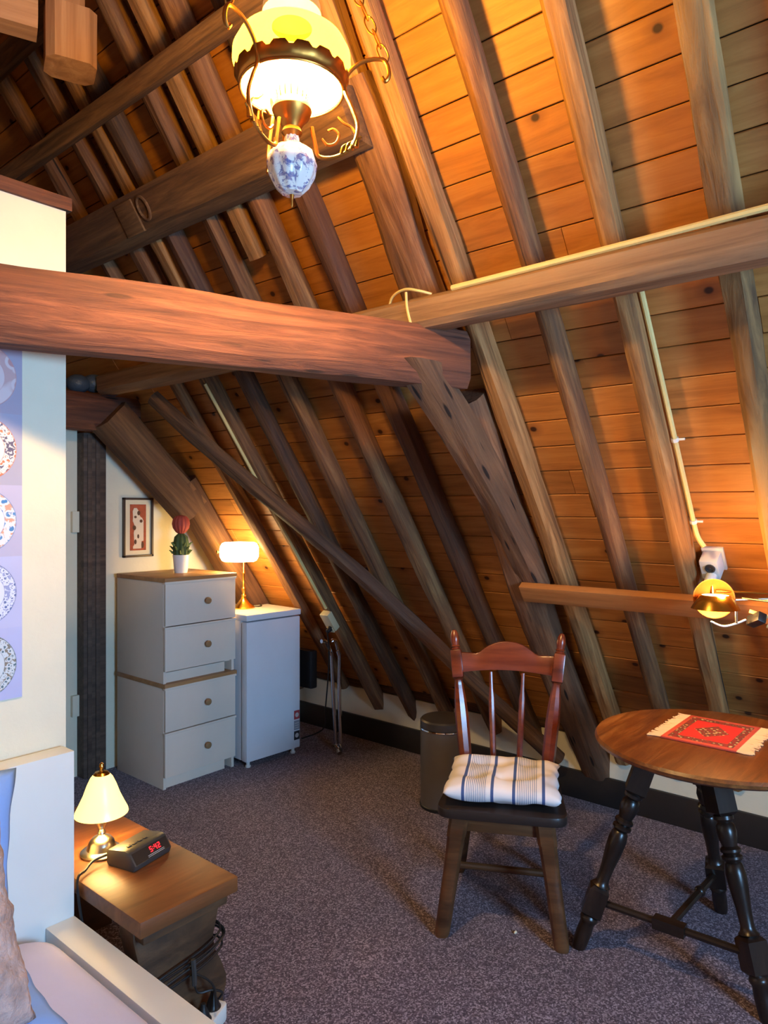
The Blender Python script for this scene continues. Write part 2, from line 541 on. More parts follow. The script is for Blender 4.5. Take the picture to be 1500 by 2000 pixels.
def catmull(p, n, closed=False):
    out = []
    L = len(p)
    rng = L if closed else L - 1
    for i in range(rng):
        g = lambda k: p[k % L] if closed else p[max(0, min(L - 1, k))]
        a, b, c, d = g(i - 1), g(i), g(i + 1), g(i + 2)
        for k in range(n):
            t = k / n
            out.append(0.5 * ((2 * b) + (c - a) * t + (2 * a - 5 * b + 4 * c - d) * t * t + (3 * b - a - 3 * c + d) * t ** 3))
    if not closed:
        out.append(p[-1])
    return out

def tag(o, label, cat, group=None):
    o['label'] = label
    o['category'] = cat
    if group:
        o['group'] = group
    return o

def struct(o, label=None):
    o['kind'] = 'structure'
    if label:
        o['label'] = label
    return o

def thing(name, label, cat, loc=(0, 0, 0), rz=0.0, group=None):
    o = bpy.data.objects.new(name, None)
    o.empty_display_size = 0.05
    C.objects.link(o)
    o.location = loc
    o.rotation_euler = (0, 0, rz)
    return tag(o, label, cat, group)

def frame_mtx(p0, p1, nrm):
    p0, p1 = Vector(p0), Vector(p1)
    x = (p1 - p0).normalized()
    z = Vector(nrm)
    z = (z - x * z.dot(x)).normalized()
    y = z.cross(x)
    m = Matrix((x, y, z)).transposed().to_4x4()
    m.translation = p0
    return m, (p1 - p0).length

def timber(name, p0, p1, nrm, w_, d_, m, expo=6.0, jit=0.006, seed=0, step=0.1, bendy=None, bendz=None, taper=(1, 1), nseg=16, parent=None, shear0=0.0):
    """beam from p0 to p1; local X along it, local Y width, local Z (nrm) depth"""
    mtx, L = frame_mtx(p0, p1, nrm)
    n = max(2, int(L / step))
    mb = MB()
    vs_, fs = [], []
    for i in range(n + 1):
        s = i / n
        x = L * s
        tp = taper[0] + (taper[1] - taper[0]) * s
        by = bendy(s) if bendy else 0
        bz = bendz(s) if bendz else 0
        for k in range(nseg):
            a = 2 * PI * (k + 0.5) / nseg
            c, sn = math.cos(a), math.sin(a)
            r = (abs(c) ** expo + abs(sn) ** expo) ** (-1.0 / expo)
            y, z = r * c * w_ / 2 * tp, r * sn * d_ / 2 * tp
            q = Vector((x * 2.3 + seed * 7.1, c * 1.3, sn * 1.3 + seed))
            e = noise.noise(q) * jit + noise.noise(q * 3.1) * jit * 0.5
            vs_.append((x + shear0 * z * max(0, 1 - s / .25), y + by + e * c, z + bz + e * sn))
    for i in range(n):
        for k in range(nseg):
            l = (k + 1) % nseg
            fs.append((i * nseg + k, i * nseg + l, (i + 1) * nseg + l, (i + 1) * nseg + k))
    fs.append(list(range(nseg))[::-1])
    fs.append([n * nseg + k for k in range(nseg)])
    mb.add(vs_, fs)
    o = mb.obj(name, m, parent, angle=0.7)
    o.matrix_world = mtx
    return o

# ------------------------------------------------------------------ the setting
CS = 1 / 1.42                               # roof: X + CS*Z = k
KP, KR = 3.512, 3.446                        # plank face, rafter axis
NRM = Vector((-1, 0, -CS)).normalized()     # into the room
SLO = Vector((-CS, 0, 1)).normalized()      # up the slope
def roof(k, y, z):
    return Vector((k - CS * z, y, z))

YB = 3.64          # back wall
YF = -1.9          # gable wall behind the viewer
RIDGE_X = 0.30

struct(MB().box(-2.7, 3.4, YF - 0.1, 4.5, -0.08, 0).obj('floor', M['carpet'], smooth=False), 'speckled purple grey fitted carpet')
struct(MB().box(3.27, 3.40, YF, YB, 0, 0.30).obj('wall_right', M['cream'], smooth=False), 'low cream knee wall below the rafters')
struct(MB().box(3.25, 3.27, YF, YB, 0, 0.135).obj('baseboard_right', M['board'], bevel=0.004), 'black skirting board along the knee wall')

# back wall under the rear tie beam, with the door beside the dark post
rb = lambda z: 3.55 - CS * z
mb = MB()
mb.prism([(1.95, 0), (3.27, 0), (3.27, 0.34), (rb(1.95), 1.95), (1.95, 1.95)], YB, YB + 0.1)
struct(mb.obj('wall_back', M['cream'], smooth=False), 'cream plastered back wall under the rear tie beam')
d1 = MB().box(1.05, 1.825, YB + 0.02, YB + 0.06, 0, 1.83).obj('door_1', M['cream'], smooth=False)
struct(d1, 'cream painted plank door')
for z in (0.32, 1.28):
    MB().box(1.79, 1.835, YB - 0.004, YB + 0.02, z, z + 0.11).obj('hinge', M['cream'], d1, bevel=0.003)
struct(MB().box(1.825, 1.95, YB - 0.05, YB + 0.08, 0, 1.80).obj('trim_1', M['postdark'], bevel=0.006), 'dark brown door post')
for i in range(2):
    MB().box(1.845 + i * 0.045, 1.868 + i * 0.045, YB - 0.056, YB - 0.05, 0, 1.79).obj('moulding', M['postdark'], bpy.data.objects['trim_1'], bevel=0.002)
# upper back gable of boards, above the tie beam
mb = MB().prism([(-2.75, 0), (3.4, 0), (3.4, .35), (RIDGE_X, 1.42 * (3.65 - RIDGE_X)), (-2.75, .5)], 4.36, 4.42)
struct(mb.obj('wall_attic', M['darkoak'], smooth=False), 'dark boarded gable beyond the rear truss')
mb = MB().box(-2.7, 1.05, YB, YB + 0.1, 0, 1.95)
struct(mb.obj('wall_back_left', M['cream'], smooth=False), 'cream back wall beside the door')

# partition wall behind the bed, with its wooden cap
PW = 1.98
struct(MB().box(-2.2, 0.955, PW, PW + 0.1, 0, 2.235).obj('wall_left', M['cream'], smooth=False), 'cream partition wall behind the bed')
struct(MB().box(-2.2, 0.968, PW - 0.012, PW + 0.112, 2.235, 2.272).obj('trim_2', M['tie'], bevel=0.003), 'red brown cap rail on the partition wall')

# gable wall behind the viewer with the window opening
mb = MB()
mb.box(-2.7, WX0, YF - 0.1, YF, 0, 1.95)
mb.box(WX1, 3.42, YF - 0.1, YF, 0, 1.95)
mb.box(WX0, WX1, YF - 0.1, YF, 0, WZ0)
mb.prism([(-2.75, 1.95), (3.4, 1.95), (3.4, 2.4), (0.3, 4.9), (-2.75, 2.4)], YF - 0.1, YF)
struct(mb.obj('wall_front', M['cream'], smooth=False), 'cream gable wall with the window')
win = thing('window_1', 'white casement window in the gable wall', 'window', ((WX0 + WX1) / 2, YF - 0.05, WZ0))
del win['category']
struct(win)
hw, hh = (WX1 - WX0) / 2, WZ1 - WZ0
MB().box(-hw, -hw + 0.05, -0.03, 0.03, 0, hh).obj('window_frame', M['white'], win)
MB().box(hw - 0.05, hw, -0.03, 0.03, 0, hh).obj('window_frame', M['white'], win)
MB().box(-hw, hw, -0.03, 0.03, 0, 0.05).obj('window_frame', M['white'], win)
MB().box(-hw, hw, -0.03, 0.03, hh - 0.05, hh).obj('window_frame', M['white'], win)
MB().box(-0.02, 0.02, -0.02, 0.02, 0, hh).obj('mullion', M['white'], win)

struct(MB().box(-2.72, -2.66, YF - 0.1, 4.4, 0, 0.5).obj('wall_knee', M['cream'], smooth=False), 'low cream knee wall under the opposite slope')
# left slope (behind and beside the viewer) and left knee wall
mb = MB()
zr = 1.42 * (KP - RIDGE_X)
mb.prism([(RIDGE_X, zr), (RIDGE_X - 3.0, zr - 4.26), (RIDGE_X - 3.1, zr - 4.26), (RIDGE_X, zr + 0.14)], YF - 0.1, 4.4)
struct(mb.obj('ceiling_left', M['plank'], smooth=False), 'opposite boarded roof slope')

# right slope: backing sheet + single boards
mb = MB()
mb.prism([(KP + 0.03 - CS * 0.3, 0.3), (KP + 0.10 - CS * 0.3, 0.3), (RIDGE_X, 1.42 * (KP + 0.10 - RIDGE_X)), (RIDGE_X, 1.42 * (KP + 0.03 - RIDGE_X))], YF - 0.1, 4.4)
ceil = struct(mb.obj('ceiling', M['darkoak'], smooth=False), 'boarded sloping roof over old rafters')
PWD = 0.105
z0 = 0.34
row = 0
bottom = roof(KP, 0, z0)
rows = int(((zr - z0) / SLO.z) / PWD)
for row in range(rows):
    y = YF
    while y < 4.38:
        L = min(random.uniform(1.3, 3.4), 4.4 - y)
        if 4.4 - (y + L) < 0.4:
            L = 4.4 - y
        t = 0.018
        g = 0.0016
        x0, x1, w0, w1 = g / 2, L - g / 2, g, PWD - g
        c_ = 0.0022
        up = random.uniform(-0.0012, 0.0012)
        v_ = [(x0, w0, -t), (x1, w0, -t), (x1, w1, -t), (x0, w1, -t),
              (x0, w0, -c_), (x1, w0, -c_), (x1, w1, -c_), (x0, w1, -c_),
              (x0 + c_ * .4, w0 + c_, up), (x1 - c_ * .4, w0 + c_, up), (x1 - c_ * .4, w1 - c_, up), (x0 + c_ * .4, w1 - c_, up)]
        f_ = [(0, 1, 5, 4), (1, 2, 6, 5), (2, 3, 7, 6), (3, 0, 4, 7), (4, 5, 9, 8), (5, 6, 10, 9), (6, 7, 11, 10), (7, 4, 8, 11), (8, 9, 10, 11), (0, 3, 2, 1)]
        me = bpy.data.meshes.new('plank')
        me.from_pydata(v_, [], f_)
        me.materials.append(M['plank'])
        o = bpy.data.objects.new('plank', me)
        C.objects.link(o)
        o.parent = ceil
        org = bottom + SLO * (row * PWD)
        xa, za = Vector((0, 1, 0)), NRM
        ya = za.cross(xa)
        if ya.z < 0:                     # keep local Y up the slope
            xa = Vector((0, -1, 0)); ya = za.cross(xa)
            org = org + Vector((0, y + L, 0))
        else:
            org = org + Vector((0, y, 0))
        m4 = Matrix((xa, ya, za)).transposed().to_4x4()
        m4.translation = org
        o.matrix_world = m4
        y += L

# ------------------------------------------------------------------ timber frame
RG = 'rafters on the boarded roof slope'
def rafter(y, wd, dp, zb, zt, m, label, expo=3.0, jit=0.008, seed=0, k=KR, name='rafter', dy=0.0, bz=None):
    o = timber(name, roof(k, y, zb), roof(k, y + dy, zt), NRM, wd, dp, m, expo, jit, seed, 0.09, bendy=lambda s: 0.012 * math.sin(s * 5 + seed), nseg=14)
    return tag(o, label, 'rafter', RG)

ZT = 4.35
rafter(-0.05, .075, .085, .24, ZT, M['rafter'], 'brown rafter, second beyond the brass lamp toward the window gable', seed=21)
rafter(0.24, .075, .085, .24, ZT, M['rafter'], 'brown rafter, first beyond the pale streaked rafter toward the window gable', seed=22)
rafter(0.51, .076, .078, .24, ZT, M['knotty'], 'thick rough rafter with pale bark streaks above the round table', 3.2, .012, 1)
rafter(0.815, .062, .075, .24, ZT, M['rafter_pale'], 'split squared rafter carrying the cream conduit to the white socket', 5.0, .006, 2)
rafter(1.065, .068, .08, .24, ZT, M['rafter'], 'smooth round rafter between the strutted truss and the split rafter', 2.2, .005, 3)
rafter(1.315, .066, .08, .24, ZT, M['rafter_pale'], 'pale squared rafter lying close against the oak truss leg', 5.0, .007, 4)
rafter(1.78, .070, .08, .24, ZT, M['rafter_dark'], 'dark rafter, first from the truss leg toward the fridge', 4.0, .007, 5)
rafter(2.00, .074, .085, .24, ZT, M['rafter'], 'rounded rafter, second from the truss leg toward the fridge', 2.6, .009, 6)
rafter(2.29, .072, .085, .22, ZT, M['rafter'], 'knotty rafter, third from the truss leg toward the fridge', 2.8, .009, 7)
rafter(2.55, .066, .08, .20, ZT, M['rafter_dark'], 'slim dark rafter, fourth from the truss leg toward the fridge', 3.0, .008, 8)
rafter(2.81, .072, .08, .22, ZT, M['rafter'], 'rafter with cream conduit and beige socket above the chrome stand', 3.5, .008, 9)
rafter(3.09, .066, .06, .30, ZT, M['rafter'], 'rafter glowing in the light of the lamp on the fridge', 3.5, .006, 10, k=KP - 0.038 * 1.223)
for y, zb, zt, s, lb in ((2.13, 2.36, 3.3, 31, 'short sister board nailed beside the knotty rafter'), (2.64, 2.3, 3.3, 32, 'short sister board between the dark and conduit rafters')):
    tag(timber('sister_board', roof(KR - .01, y, zb), roof(KR - .01, y, zt), NRM, .07, .06, M['rafter_pale'], 7, .003, s), lb, 'board')

# wall plate above the knee wall
tag(timber('wall_plate', (3.33, YF, .335), (3.33, YB, .335), (-1, 0, 0), .075, .13, M['rafter_dark'], 6, .006, 41, .2), 'dark wall plate under the rafter feet', 'beam')

# front truss: tie beam, leg, strut
tdir = Vector((1.05, -0.40, 0)).normalized()
tn = Vector((tdir.y, -tdir.x, 0))
if tn.y > 0:
    tn = -tn
pa = Vector((0.73, 1.80, 0)) - tdir * 0.55
pb = Vector((0.73, 1.80, 0)) + tdir * 1.355
cen = -tn * 0.06
def Z(v, z):
    return Vector((v.x, v.y, z))
tag(timber('tie_beam', Z(pa + cen, 1.900), Z(pb + cen, 1.900), tn, .192, .12, M['tie'], 9, .006, 51, .08,
           bendy=lambda s: 0.0), 'heavy red brown tie beam crossing in front of the partition wall', 'beam')
tag(timber('truss_leg', roof(3.40, 1.445, .145), roof(3.40, 1.445, 1.80), NRM, .14, .115, M['strut'], 7, .012, 52, .07,
           bendy=lambda s: 0.02 * math.sin(s * 4.0)), 'broad oak truss leg below the tie beam by the chair', 'beam')
tag(timber('truss_leg', roof(3.44, 1.46, 1.98), roof(3.44, 1.47, 2.675), NRM, .15, .07, M['strut'], 7, .012, 53, .07,
           bendy=lambda s: 0.015 * math.sin(s * 6.0)), 'broad weathered truss leg above the tie beam behind the hanging lamp', 'beam')
tag(timber('truss_leg', roof(3.45, 1.47, 2.68), roof(3.45, 1.47, 3.5), NRM, .13, .07, M['rafter_pale'], 7, .01, 58, .1), 'upper truss leg rising above the carved purlin', 'beam')
tag(timber('strut', (1.84, 1.415, 1.875), (2.64, 1.415, 1.10), (-0.7, 0, -0.7), .11, .125, M['strut'], 7, .010, 54, .05,
           bendz=lambda s: -0.03 * math.sin(s * PI), shear0=-1.0), 'worm-eaten curved strut bracing the red tie beam', 'beam')

# purlins
tag(timber('purlin', (1.877, YF, 2.035), (1.877, 3.45, 2.035), (-1, 0, 0), .10, .112, M['purlin'], 10, .005, 55, .12), 'long grey brown purlin resting on the tie beam end', 'beam')
mb = MB().prism([(-0.07, -.09), (0.04, -.09), (-0.05, .055), (-0.13, .04)], 0, 2.2)
def loft_beam(name, poly, y0, y1, m, seed):
    """beam along Y with a hand-cut outline, local X along it"""
    n = 20
    vs_, fs = [], []
    q = len(poly)
    for i in range(n + 1):
        for k, (a, b) in enumerate(poly):
            e = noise.noise(Vector((i * .35 + seed, k * 3.3, seed))) * .007
            vs_.append(((y1 - y0) * i / n, a + e, b + e))
    for i in range(n):
        for k in range(q):
            l = (k + 1) % q
            fs.append((i * q + k, i * q + l, (i + 1) * q + l, (i + 1) * q + k))
    fs += [list(range(q)), [n * q + k for k in range(q)]]
    o = MB().add(vs_, fs).obj(name, m, bevel=0.006)
    o.matrix_world = Matrix(((0, 1, 0, 0), (1, 0, 0, y0), (0, 0, 1, 0), (0, 0, 0, 1)))
    return o
b2 = loft_beam('purlin', [(1.53, 2.49), (1.625, 2.49), (1.53, 2.635), (1.455, 2.61)], 1.42, 4.2, M['darkoak'], 3)
tag(b2, 'deep dark purlin with a carved ring above the tie beam', 'beam')
ring = MB().tube([(1.05 + .03 * math.cos(a * PI / 6), 0, .042 * math.sin(a * PI / 6)) for a in range(12)], .006, 6, True, True)
ro = ring.obj('carved_ring', M['darkoak'], b2)
ro.matrix_parent_inverse = Matrix.Identity(4)
ro.matrix_local = Matrix.Translation((0, 1.492, 2.55)) @ Matrix.Rotation(math.radians(32), 4, 'X')
ch = MB().box(1.10, 1.22, -.006, .012, -.075, .05).obj('carved_block', M['darkoak'], b2, bevel=.006)
ch.matrix_local = Matrix.Translation((0, 1.492, 2.55)) @ Matrix.Rotation(math.radians(32), 4, 'X')
pbk = Vector((1.372, 0, 2.845))
nx = Vector((NRM.x, 0, NRM.z))
def quad(p, a, b):
    return [(p.x, p.z), (p.x + nx.x * a, p.z + nx.z * a), (p.x + nx.x * a + SLO.x * b, p.z + nx.z * a + SLO.z * b), (p.x + SLO.x * b, p.z + SLO.z * b)]
tag(loft_beam('purlin', quad(pbk, .085, .06), 1.5, 4.2, M['darkoak'], 5), 'slim upper purlin high above the carved purlin', 'beam')
tag(loft_beam('purlin', quad(Vector((1.19, 0, 3.10)), .08, .06), 2.34, 4.2, M['darkoak'], 6), 'short highest purlin ending behind the hanging post', 'beam')
# collar and hanging post near the loft
hp = Vector((1.01, 2.20, 0))
hpost = tag(timber('hanging_post', (1.085, 2.255, 2.975), (1.085, 2.255, 3.15), tn, .11, .11, M['newbeam'], 12, .002, 61, .2), 'pale sawn post hanging from the ridge', 'beam')
attach(timber('foot_block', (1.10, 2.25, 2.805), (1.10, 2.25, 2.98), tn, .15, .135, M['newbeam'], 12, .002, 62, .06), hpost)
tag(timber('collar_beam', (0.99 - tdir.x * 1.6, 2.25 - tdir.y * 1.6, 2.94), (0.995, 2.25, 2.94), tn, .15, .11, M['newbeam'], 12, .003, 63, .2), 'pale sawn collar beam running to the hanging post', 'beam')

# rear truss
tag(timber('tie_beam', (0.2, 3.52, 1.895), (2.06, 3.52, 1.895), (0, -1, 0), .185, .17, M['tie'], 9, .006, 64, .1), 'dark red tie beam over the cream door', 'beam')
def bz(s):
    return 0.035 * math.sin(s * PI)
tag(timber('knee_brace', (1.885, 3.46, 1.885), (2.39, 3.46, 1.40), (-.7, 0, -.7), .17, .19, M['darkoak'], 8, .008, 65, .06), 'broad curved knee brace springing from the rear tie beam', 'beam')
tag(timber('truss_leg', roof(3.41, 3.455, .28), roof(3.41, 3.455, 1.55), NRM, .16, .14, M['darkoak'], 8, .008, 66, .08), 'rear truss leg behind the lamp on the fridge', 'beam')
# wind brace: a bent pole lying across the rafters
pts = [(1.95, 3.14, 1.95), (2.456, 2.51, 1.263), (2.871, 2.011, .702), (3.20, 1.60, .19)]
P0, P1 = Vector(pts[0]), Vector(pts[3])
br = timber('wind_brace', P0, P1, NRM, .075, .07, M['rafter_dark'], 2.6, .008, 67, .07,
            bendy=lambda s: 0.028 * math.sin(s * PI), bendz=lambda s: 0.012 * math.sin(s * 9))
tag(br, 'long bent pole crossing the rafters diagonally behind the chair', 'pole')
# bag on the rear tie beam
mb = MB()
for i in range(3):
    mb.sphere((1.76 + i * .085, 3.52, 2.035 + .012 * (i % 2)), .055, 14, 9, (1.1, 1.0, .85))
tag(mb.obj('plastic_bag', M['bluebag']), 'crumpled blue plastic bag lying on the rear tie beam', 'bag')

# batten for the brass lamp
q, L = frame_mtx(roof(3.305, 1.435, 1.07), roof(3.305, -.6, 1.07), NRM)
o = MB().box(0, L, -.038, .038, -.016, .016).obj('batten', M['batten'], bevel=.002)
o.matrix_world = q
tag(o, 'pale planed batten screwed across the rafters above the table', 'batten')

# ------------------------------------------------------------------ electrical fittings
tag(MB().tube([(1.835, 1.28, 2.088), (1.84, 1.0, 2.092), (1.84, .6, 2.096), (1.84, 0.3, 2.10), (1.84, -.5, 2.10)], .009, 8).obj('cable', M['conduit']),
    'cream cable lying along the top of the long purlin', 'cable')
tag(MB().tube([(1.86, 1.56, 2.02), (1.84, 1.53, 2.10), (1.82, 1.46, 2.115), (1.822, 1.40, 2.10), (1.85, 1.37, 2.09)], .0045, 6).obj('cable_loop', M['conduit']),
    'thin white cable looped over the purlin above the tie beam joint', 'cable')
tag(MB().tube([(1.822, 1.452, 2.105), (1.818, 1.444, 2.05), (1.815, 1.425, 1.992)], .0045, 6).obj('cable', M['conduit']),
    'short white cable dropping from the purlin to the tie beam joint', 'cable')
NRM_ = NRM
def on_rafter(k, y, z):
    return roof(k, y, z)
cp = [roof(3.455, .762, 2.03), roof(3.455, .762, 1.7), roof(3.455, .762, 1.45), roof(3.455, .762, 1.36), roof(3.44, .755, 1.31), roof(3.42, .735, 1.275)]
cd = MB().tube(cp, .0085, 8).obj('conduit', M['conduit'])
tag(cd, 'cream conduit running down the split rafter to the white socket', 'conduit')
for z in (1.62, 1.36):
    c0 = roof(3.455, .762, z)
    mb = MB().tube([c0 + SLO * -.006, c0 + SLO * .006], .012, 8, False)
    mb.tube([c0 + Vector((0, -.012, 0)), c0 + Vector((0, -.03, 0))], .004, 6, False)
    mb.obj('clip', M['socketw'], cd)
# white socket with plug (axis frame: local x down-slope, y = along room, z = off the roof)
def on_roof_thing(name, label, cat, k, y, z):
    t = thing(name, label, cat)
    xa, za = -SLO, NRM
    ya = za.cross(xa)
    m4 = Matrix((xa, ya, za)).transposed().to_4x4()
    m4.translation = roof(k, y, z)
    t.matrix_world = m4
    return t
so = on_roof_thing('wall_socket', 'white surface socket with a plug beside the split rafter', 'socket', KP, .735, 1.235)
MB().box(-.047, .047, -.036, .036, 0, .012).obj('base_plate', M['socketw'], so, bevel=.003)
MB().box(-.038, .040, -.030, .030, .012, .075).obj('body', M['socketw'], so, bevel=.006)
rec = MB().lathe([(.001, .0755), (.017, .0755), (.017, .080), (.013, .080), (.0125, .0757)], 20, (-.010, .004, 0)).obj('outlet_ring', M['grey_pl'], so)
mb = MB().lathe([(.001, .120), (.012, .118), (.018, .105), (.018, .076), (.001, .076)], 16, (.024, .004, 0))
plg = mb.obj('plug', M['socketw'], so)
MB().tube([(.028, .004, .112), (.05, .004, .108), (.07, .003, .095), (.088, .002, .075)], .0075, 8).obj('plug_cord', M['socketw'], so)

sb = on_roof_thing('wall_socket', 'beige surface socket with a black plug above the chrome stand', 'socket', 3.388, 2.775, .80)
MB().box(-.058, .058, -.032, .032, 0, .04).obj('body', M['socketb'], sb, bevel=.006)
MB().box(.030, .062, -.022, .022, .036, .046).obj('lid', M['socketb'], sb, bevel=.003)
MB().lathe([(.001, .075), (.012, .07), (.016, .045), (.016, .038)], 14, (.035, .004, 0)).obj('plug', M['black'], sb)
cd2 = MB().tube([roof(3.383, 2.772, 1.98), roof(3.383, 2.772, 1.6), roof(3.383, 2.772, 1.2), roof(3.383, 2.772, .86)], .008, 8).obj('conduit', M['conduit'])
tag(cd2, 'cream conduit running down to the beige socket behind the wind brace', 'conduit')
fridge_cord = (MB().tube([(2.79, 2.78, .75), (2.82, 2.79, .62), (2.84, 2.82, .45), (2.90, 2.9, .26), (3.0, 3.02, .10), (2.95, 3.15, .03)], .004, 6).obj('cord', M['black']))

# ------------------------------------------------------------------ chests of drawers
def chest(name, label, loc):
    t = thing(name, label, 'chest of drawers', loc, 0, 'stacked bedside chests')
    W, D, Hh = .435, .455, .528
    mb = MB().box(0, W, .012, D, .0, Hh - .022)
    bo = MB()
    bo.box(0, .016, .014, D, 0, Hh - .022).box(W - .016, W, .014, D, 0, Hh - .022).box(.016, W - .016, D - .01, D, .03, Hh - .022)
    bo.box(.016, W - .016, .03, D - .01, .05, .062)
    bo.obj('body', M['chest'], t, bevel=.0015)
    MB().box(.016, W - .05, .03, .046, 0, .058).obj('plinth', M['chest'], t, bevel=.001)
    MB().box(-.004, W + .006, -.006, D, Hh - .022, Hh).obj('top', M['oaktop'], t, bevel=.002)
    for i, (a, b) in enumerate(((.062, .272), (.288, .498))):
        d = MB().box(-.001 if i == 0 else .001, W - .003, -.004, .014, a, b)
        dr = d.obj('drawer', M['chest'], t, bevel=.003)
        dd = MB().box(.018, W - .018, .014, .40, a + .02, b - .02).obj('drawer_box', M['white'], dr)
        lp = MB().box(-.004, W + .001, -.008, .010, b, b + .012).obj('lip', M['chest'], dr, bevel=.002)
        k = MB().lathe([(.001, .028), (.012, .0275), (.0175, .022), (.0175, .016), (.009, .009), (.008, 0)], 18)
        k.xf(Matrix.Translation((W * .56, -.004, (a + b) / 2 + .005)) @ Matrix.Rotation(PI / 2, 4, 'X'))
        k.obj('knob', M['knob'], dr)
    return t
CX, CY = 2.012, 3.135
chest('chest_of_drawers', 'white two-drawer chest with oak top standing on the carpet', (CX, CY, 0))
chest('chest_of_drawers', 'white two-drawer chest stacked on top, carrying the cactus', (CX, CY, .528))
CZ = 1.056

# fridge
FX, FY, FW, FD, FH = 2.460, 3.055, .372, .31, .83
fr = thing('mini_fridge', 'small white fridge with one plain door and energy stickers', 'fridge', (FX, FY, 0), math.radians(-3.0))
FZ0 = .035
MB().box(.004, FW - .004, .055, FD, FZ0, FH - .03).obj('body', M['fridge'], fr, bevel=.006)
attach(fridge_cord, fr)
dr = MB().box(0, FW, 0, .05, FZ0, FH - .04).obj('door', M['fridge'], fr, bevel=.008)
MB().box(.004, FW - .004, .05, .056, FZ0 + .01, FH - .05).obj('gasket', M['stk_grey'], fr)
MB().box(-.004, FW + .004, -.004, FD, FH - .034, FH).obj('top', M['fridge'], fr, bevel=.007)
for x in (.03, FW - .03):
    for y in (.03, FD - .04):
        MB().lathe([(.001, 0), (.014, 0), (.016, .008), (.010, .014), (.010, FZ0 + .004)], 12, (x, y, 0)).obj('foot', M['white'], fr)
for mk, a, b in (('stk_red', .165, .215), ('stk_grey', .105, .158), ('stk_blk', .048, .098)):
    s_ = MB().box(FW - .045, FW - .006, -.002, 0, a + FZ0, b + FZ0).obj('sticker', M[mk], dr)
    if mk != 'stk_grey':
        e = MB().lathe([(.001, 0), (.013, 0), (.013, .0008), (.001, .0008)], 18)
        e.xf(Matrix.Translation((FW - .0255, -.0020, (a + b) / 2 + FZ0)) @ Matrix.Rotation(PI / 2, 4, 'X'))
        e.obj('emblem', M['stk_wht'], dr)
    else:
        for q in range(3):
            MB().box(FW - .041, FW - .012, -.0028, -.002, a + FZ0 + .010 + q * .013, a + FZ0 + .014 + q * .013).obj('print_line', M['stk_wht'], dr)

# banker lamp on the fridge
bl = thing('desk_lamp', 'brass banker lamp with lit white glass shade on the fridge', 'lamp', (2.635, 3.30, FH))
MB().lathe([(.001, 0), (.062, 0), (.064, .006), (.056, .014), (.040, .026), (.028, .04), (.016, .055), (.012, .07)], 32).obj('base', M['brass'], bl)
MB().lathe([(.0115, .065), (.016, .075), (.009, .085), (.012, .10), (.014, .115), (.008, .125), (.007, .20), (.010, .205), (.007, .215), (.006, .30)], 20).obj('stem', M['brass'], bl)
sa = Vector((-.82, .40, 0)).normalized() * -1      # shade axis
s0 = Vector((-.13, -.125, .335)); 
MB().tube([(0, 0, .30), (-.03, -.03, .325), (-.07, -.07, .335), (-.10, -.11, .335)], .006, 8).obj('arm', M['brass'], bl)
prof = [(.001, -.105), (.030, -.104), (.048, -.094), (.055, -.078), (.057, 0), (.055, .078), (.048, .094), (.030, .104), (.001, .105)]
sh = MB().lathe(prof, 28)
ax = Vector((.63, -.60, 0)).normalized()
rot = Vector((0, 0, 1)).rotation_difference(ax).to_matrix().to_4x4()
sh.xf(Matrix.Translation(s0) @ rot)
sh.obj('glass_shade', M['glow_white'], bl)
kb = MB().lathe([(.001, -.128), (.008, -.126), (.01, -.118), (.006, -.112), (.006, -.104)], 12)
kb.xf(Matrix.Translation(s0) @ rot)
kb.obj('end_knob', M['brass'], bl)
def point(name, loc, col, power, rad):
    l = bpy.data.lights.new(name, 'POINT')
    l.color = col
    l.energy = power
    l.shadow_soft_size = rad
    o = bpy.data.objects.new(name, l)
    C.objects.link(o)
    o.location = loc
    return o
WARM = (1.0, 0.60, 0.22)
point('desk_lamp_light', (2.635 - .115, 3.30 - .10, FH + .262), (1.0, .62, .20), 5.5, .03)
attach(MB().tube([(2.69, 3.31, .834), (2.72, 3.27, .834), (2.76, 3.29, .834), (2.79, 3.34, .834)], .003, 6).obj('cord', M['black']), bl)

# cactus
ca = thing('cactus', 'potted cactus with red grafted ball in a white pot on the chest', 'plant', (2.262, 3.37, CZ))
ca.scale = (.93, .93, .93)
MB().lathe([(.001, 0), (.036, 0), (.040, .02), (.048, .105), (.045, .105), (.038, .09), (.001, .088)], 28).obj('pot', M['pot'], ca)
MB().lathe([(.001, .088), (.040, .088), (.044, .12), (.043, .17), (.036, .21), (.018, .228), (.001, .23)], 72, ribs=9, ribamp=.07).obj('stem', M['green'], ca)
for i in range(14):
    a = 2 * PI * i / 14
    r = .045
    zc = .115 + .045 * ((i * 5) % 3) / 2
    p0 = Vector((r * math.cos(a), r * math.sin(a), zc))
    p1 = p0 + Vector((.022 * math.cos(a), .022 * math.sin(a), .018))
    MB().tube([p0, p0.lerp(p1, .6) + Vector((0, 0, .002)), p1], [.008, .002], 6).obj('offset_leaf', M['green2'], ca)
MB().lathe([(.001, .225), (.012, .225), (.03, .238), (.045, .262), (.050, .285), (.045, .312), (.030, .330), (.001, .338)], 104, ribs=13, ribamp=.04).obj('red_ball', M['redball'], ca)

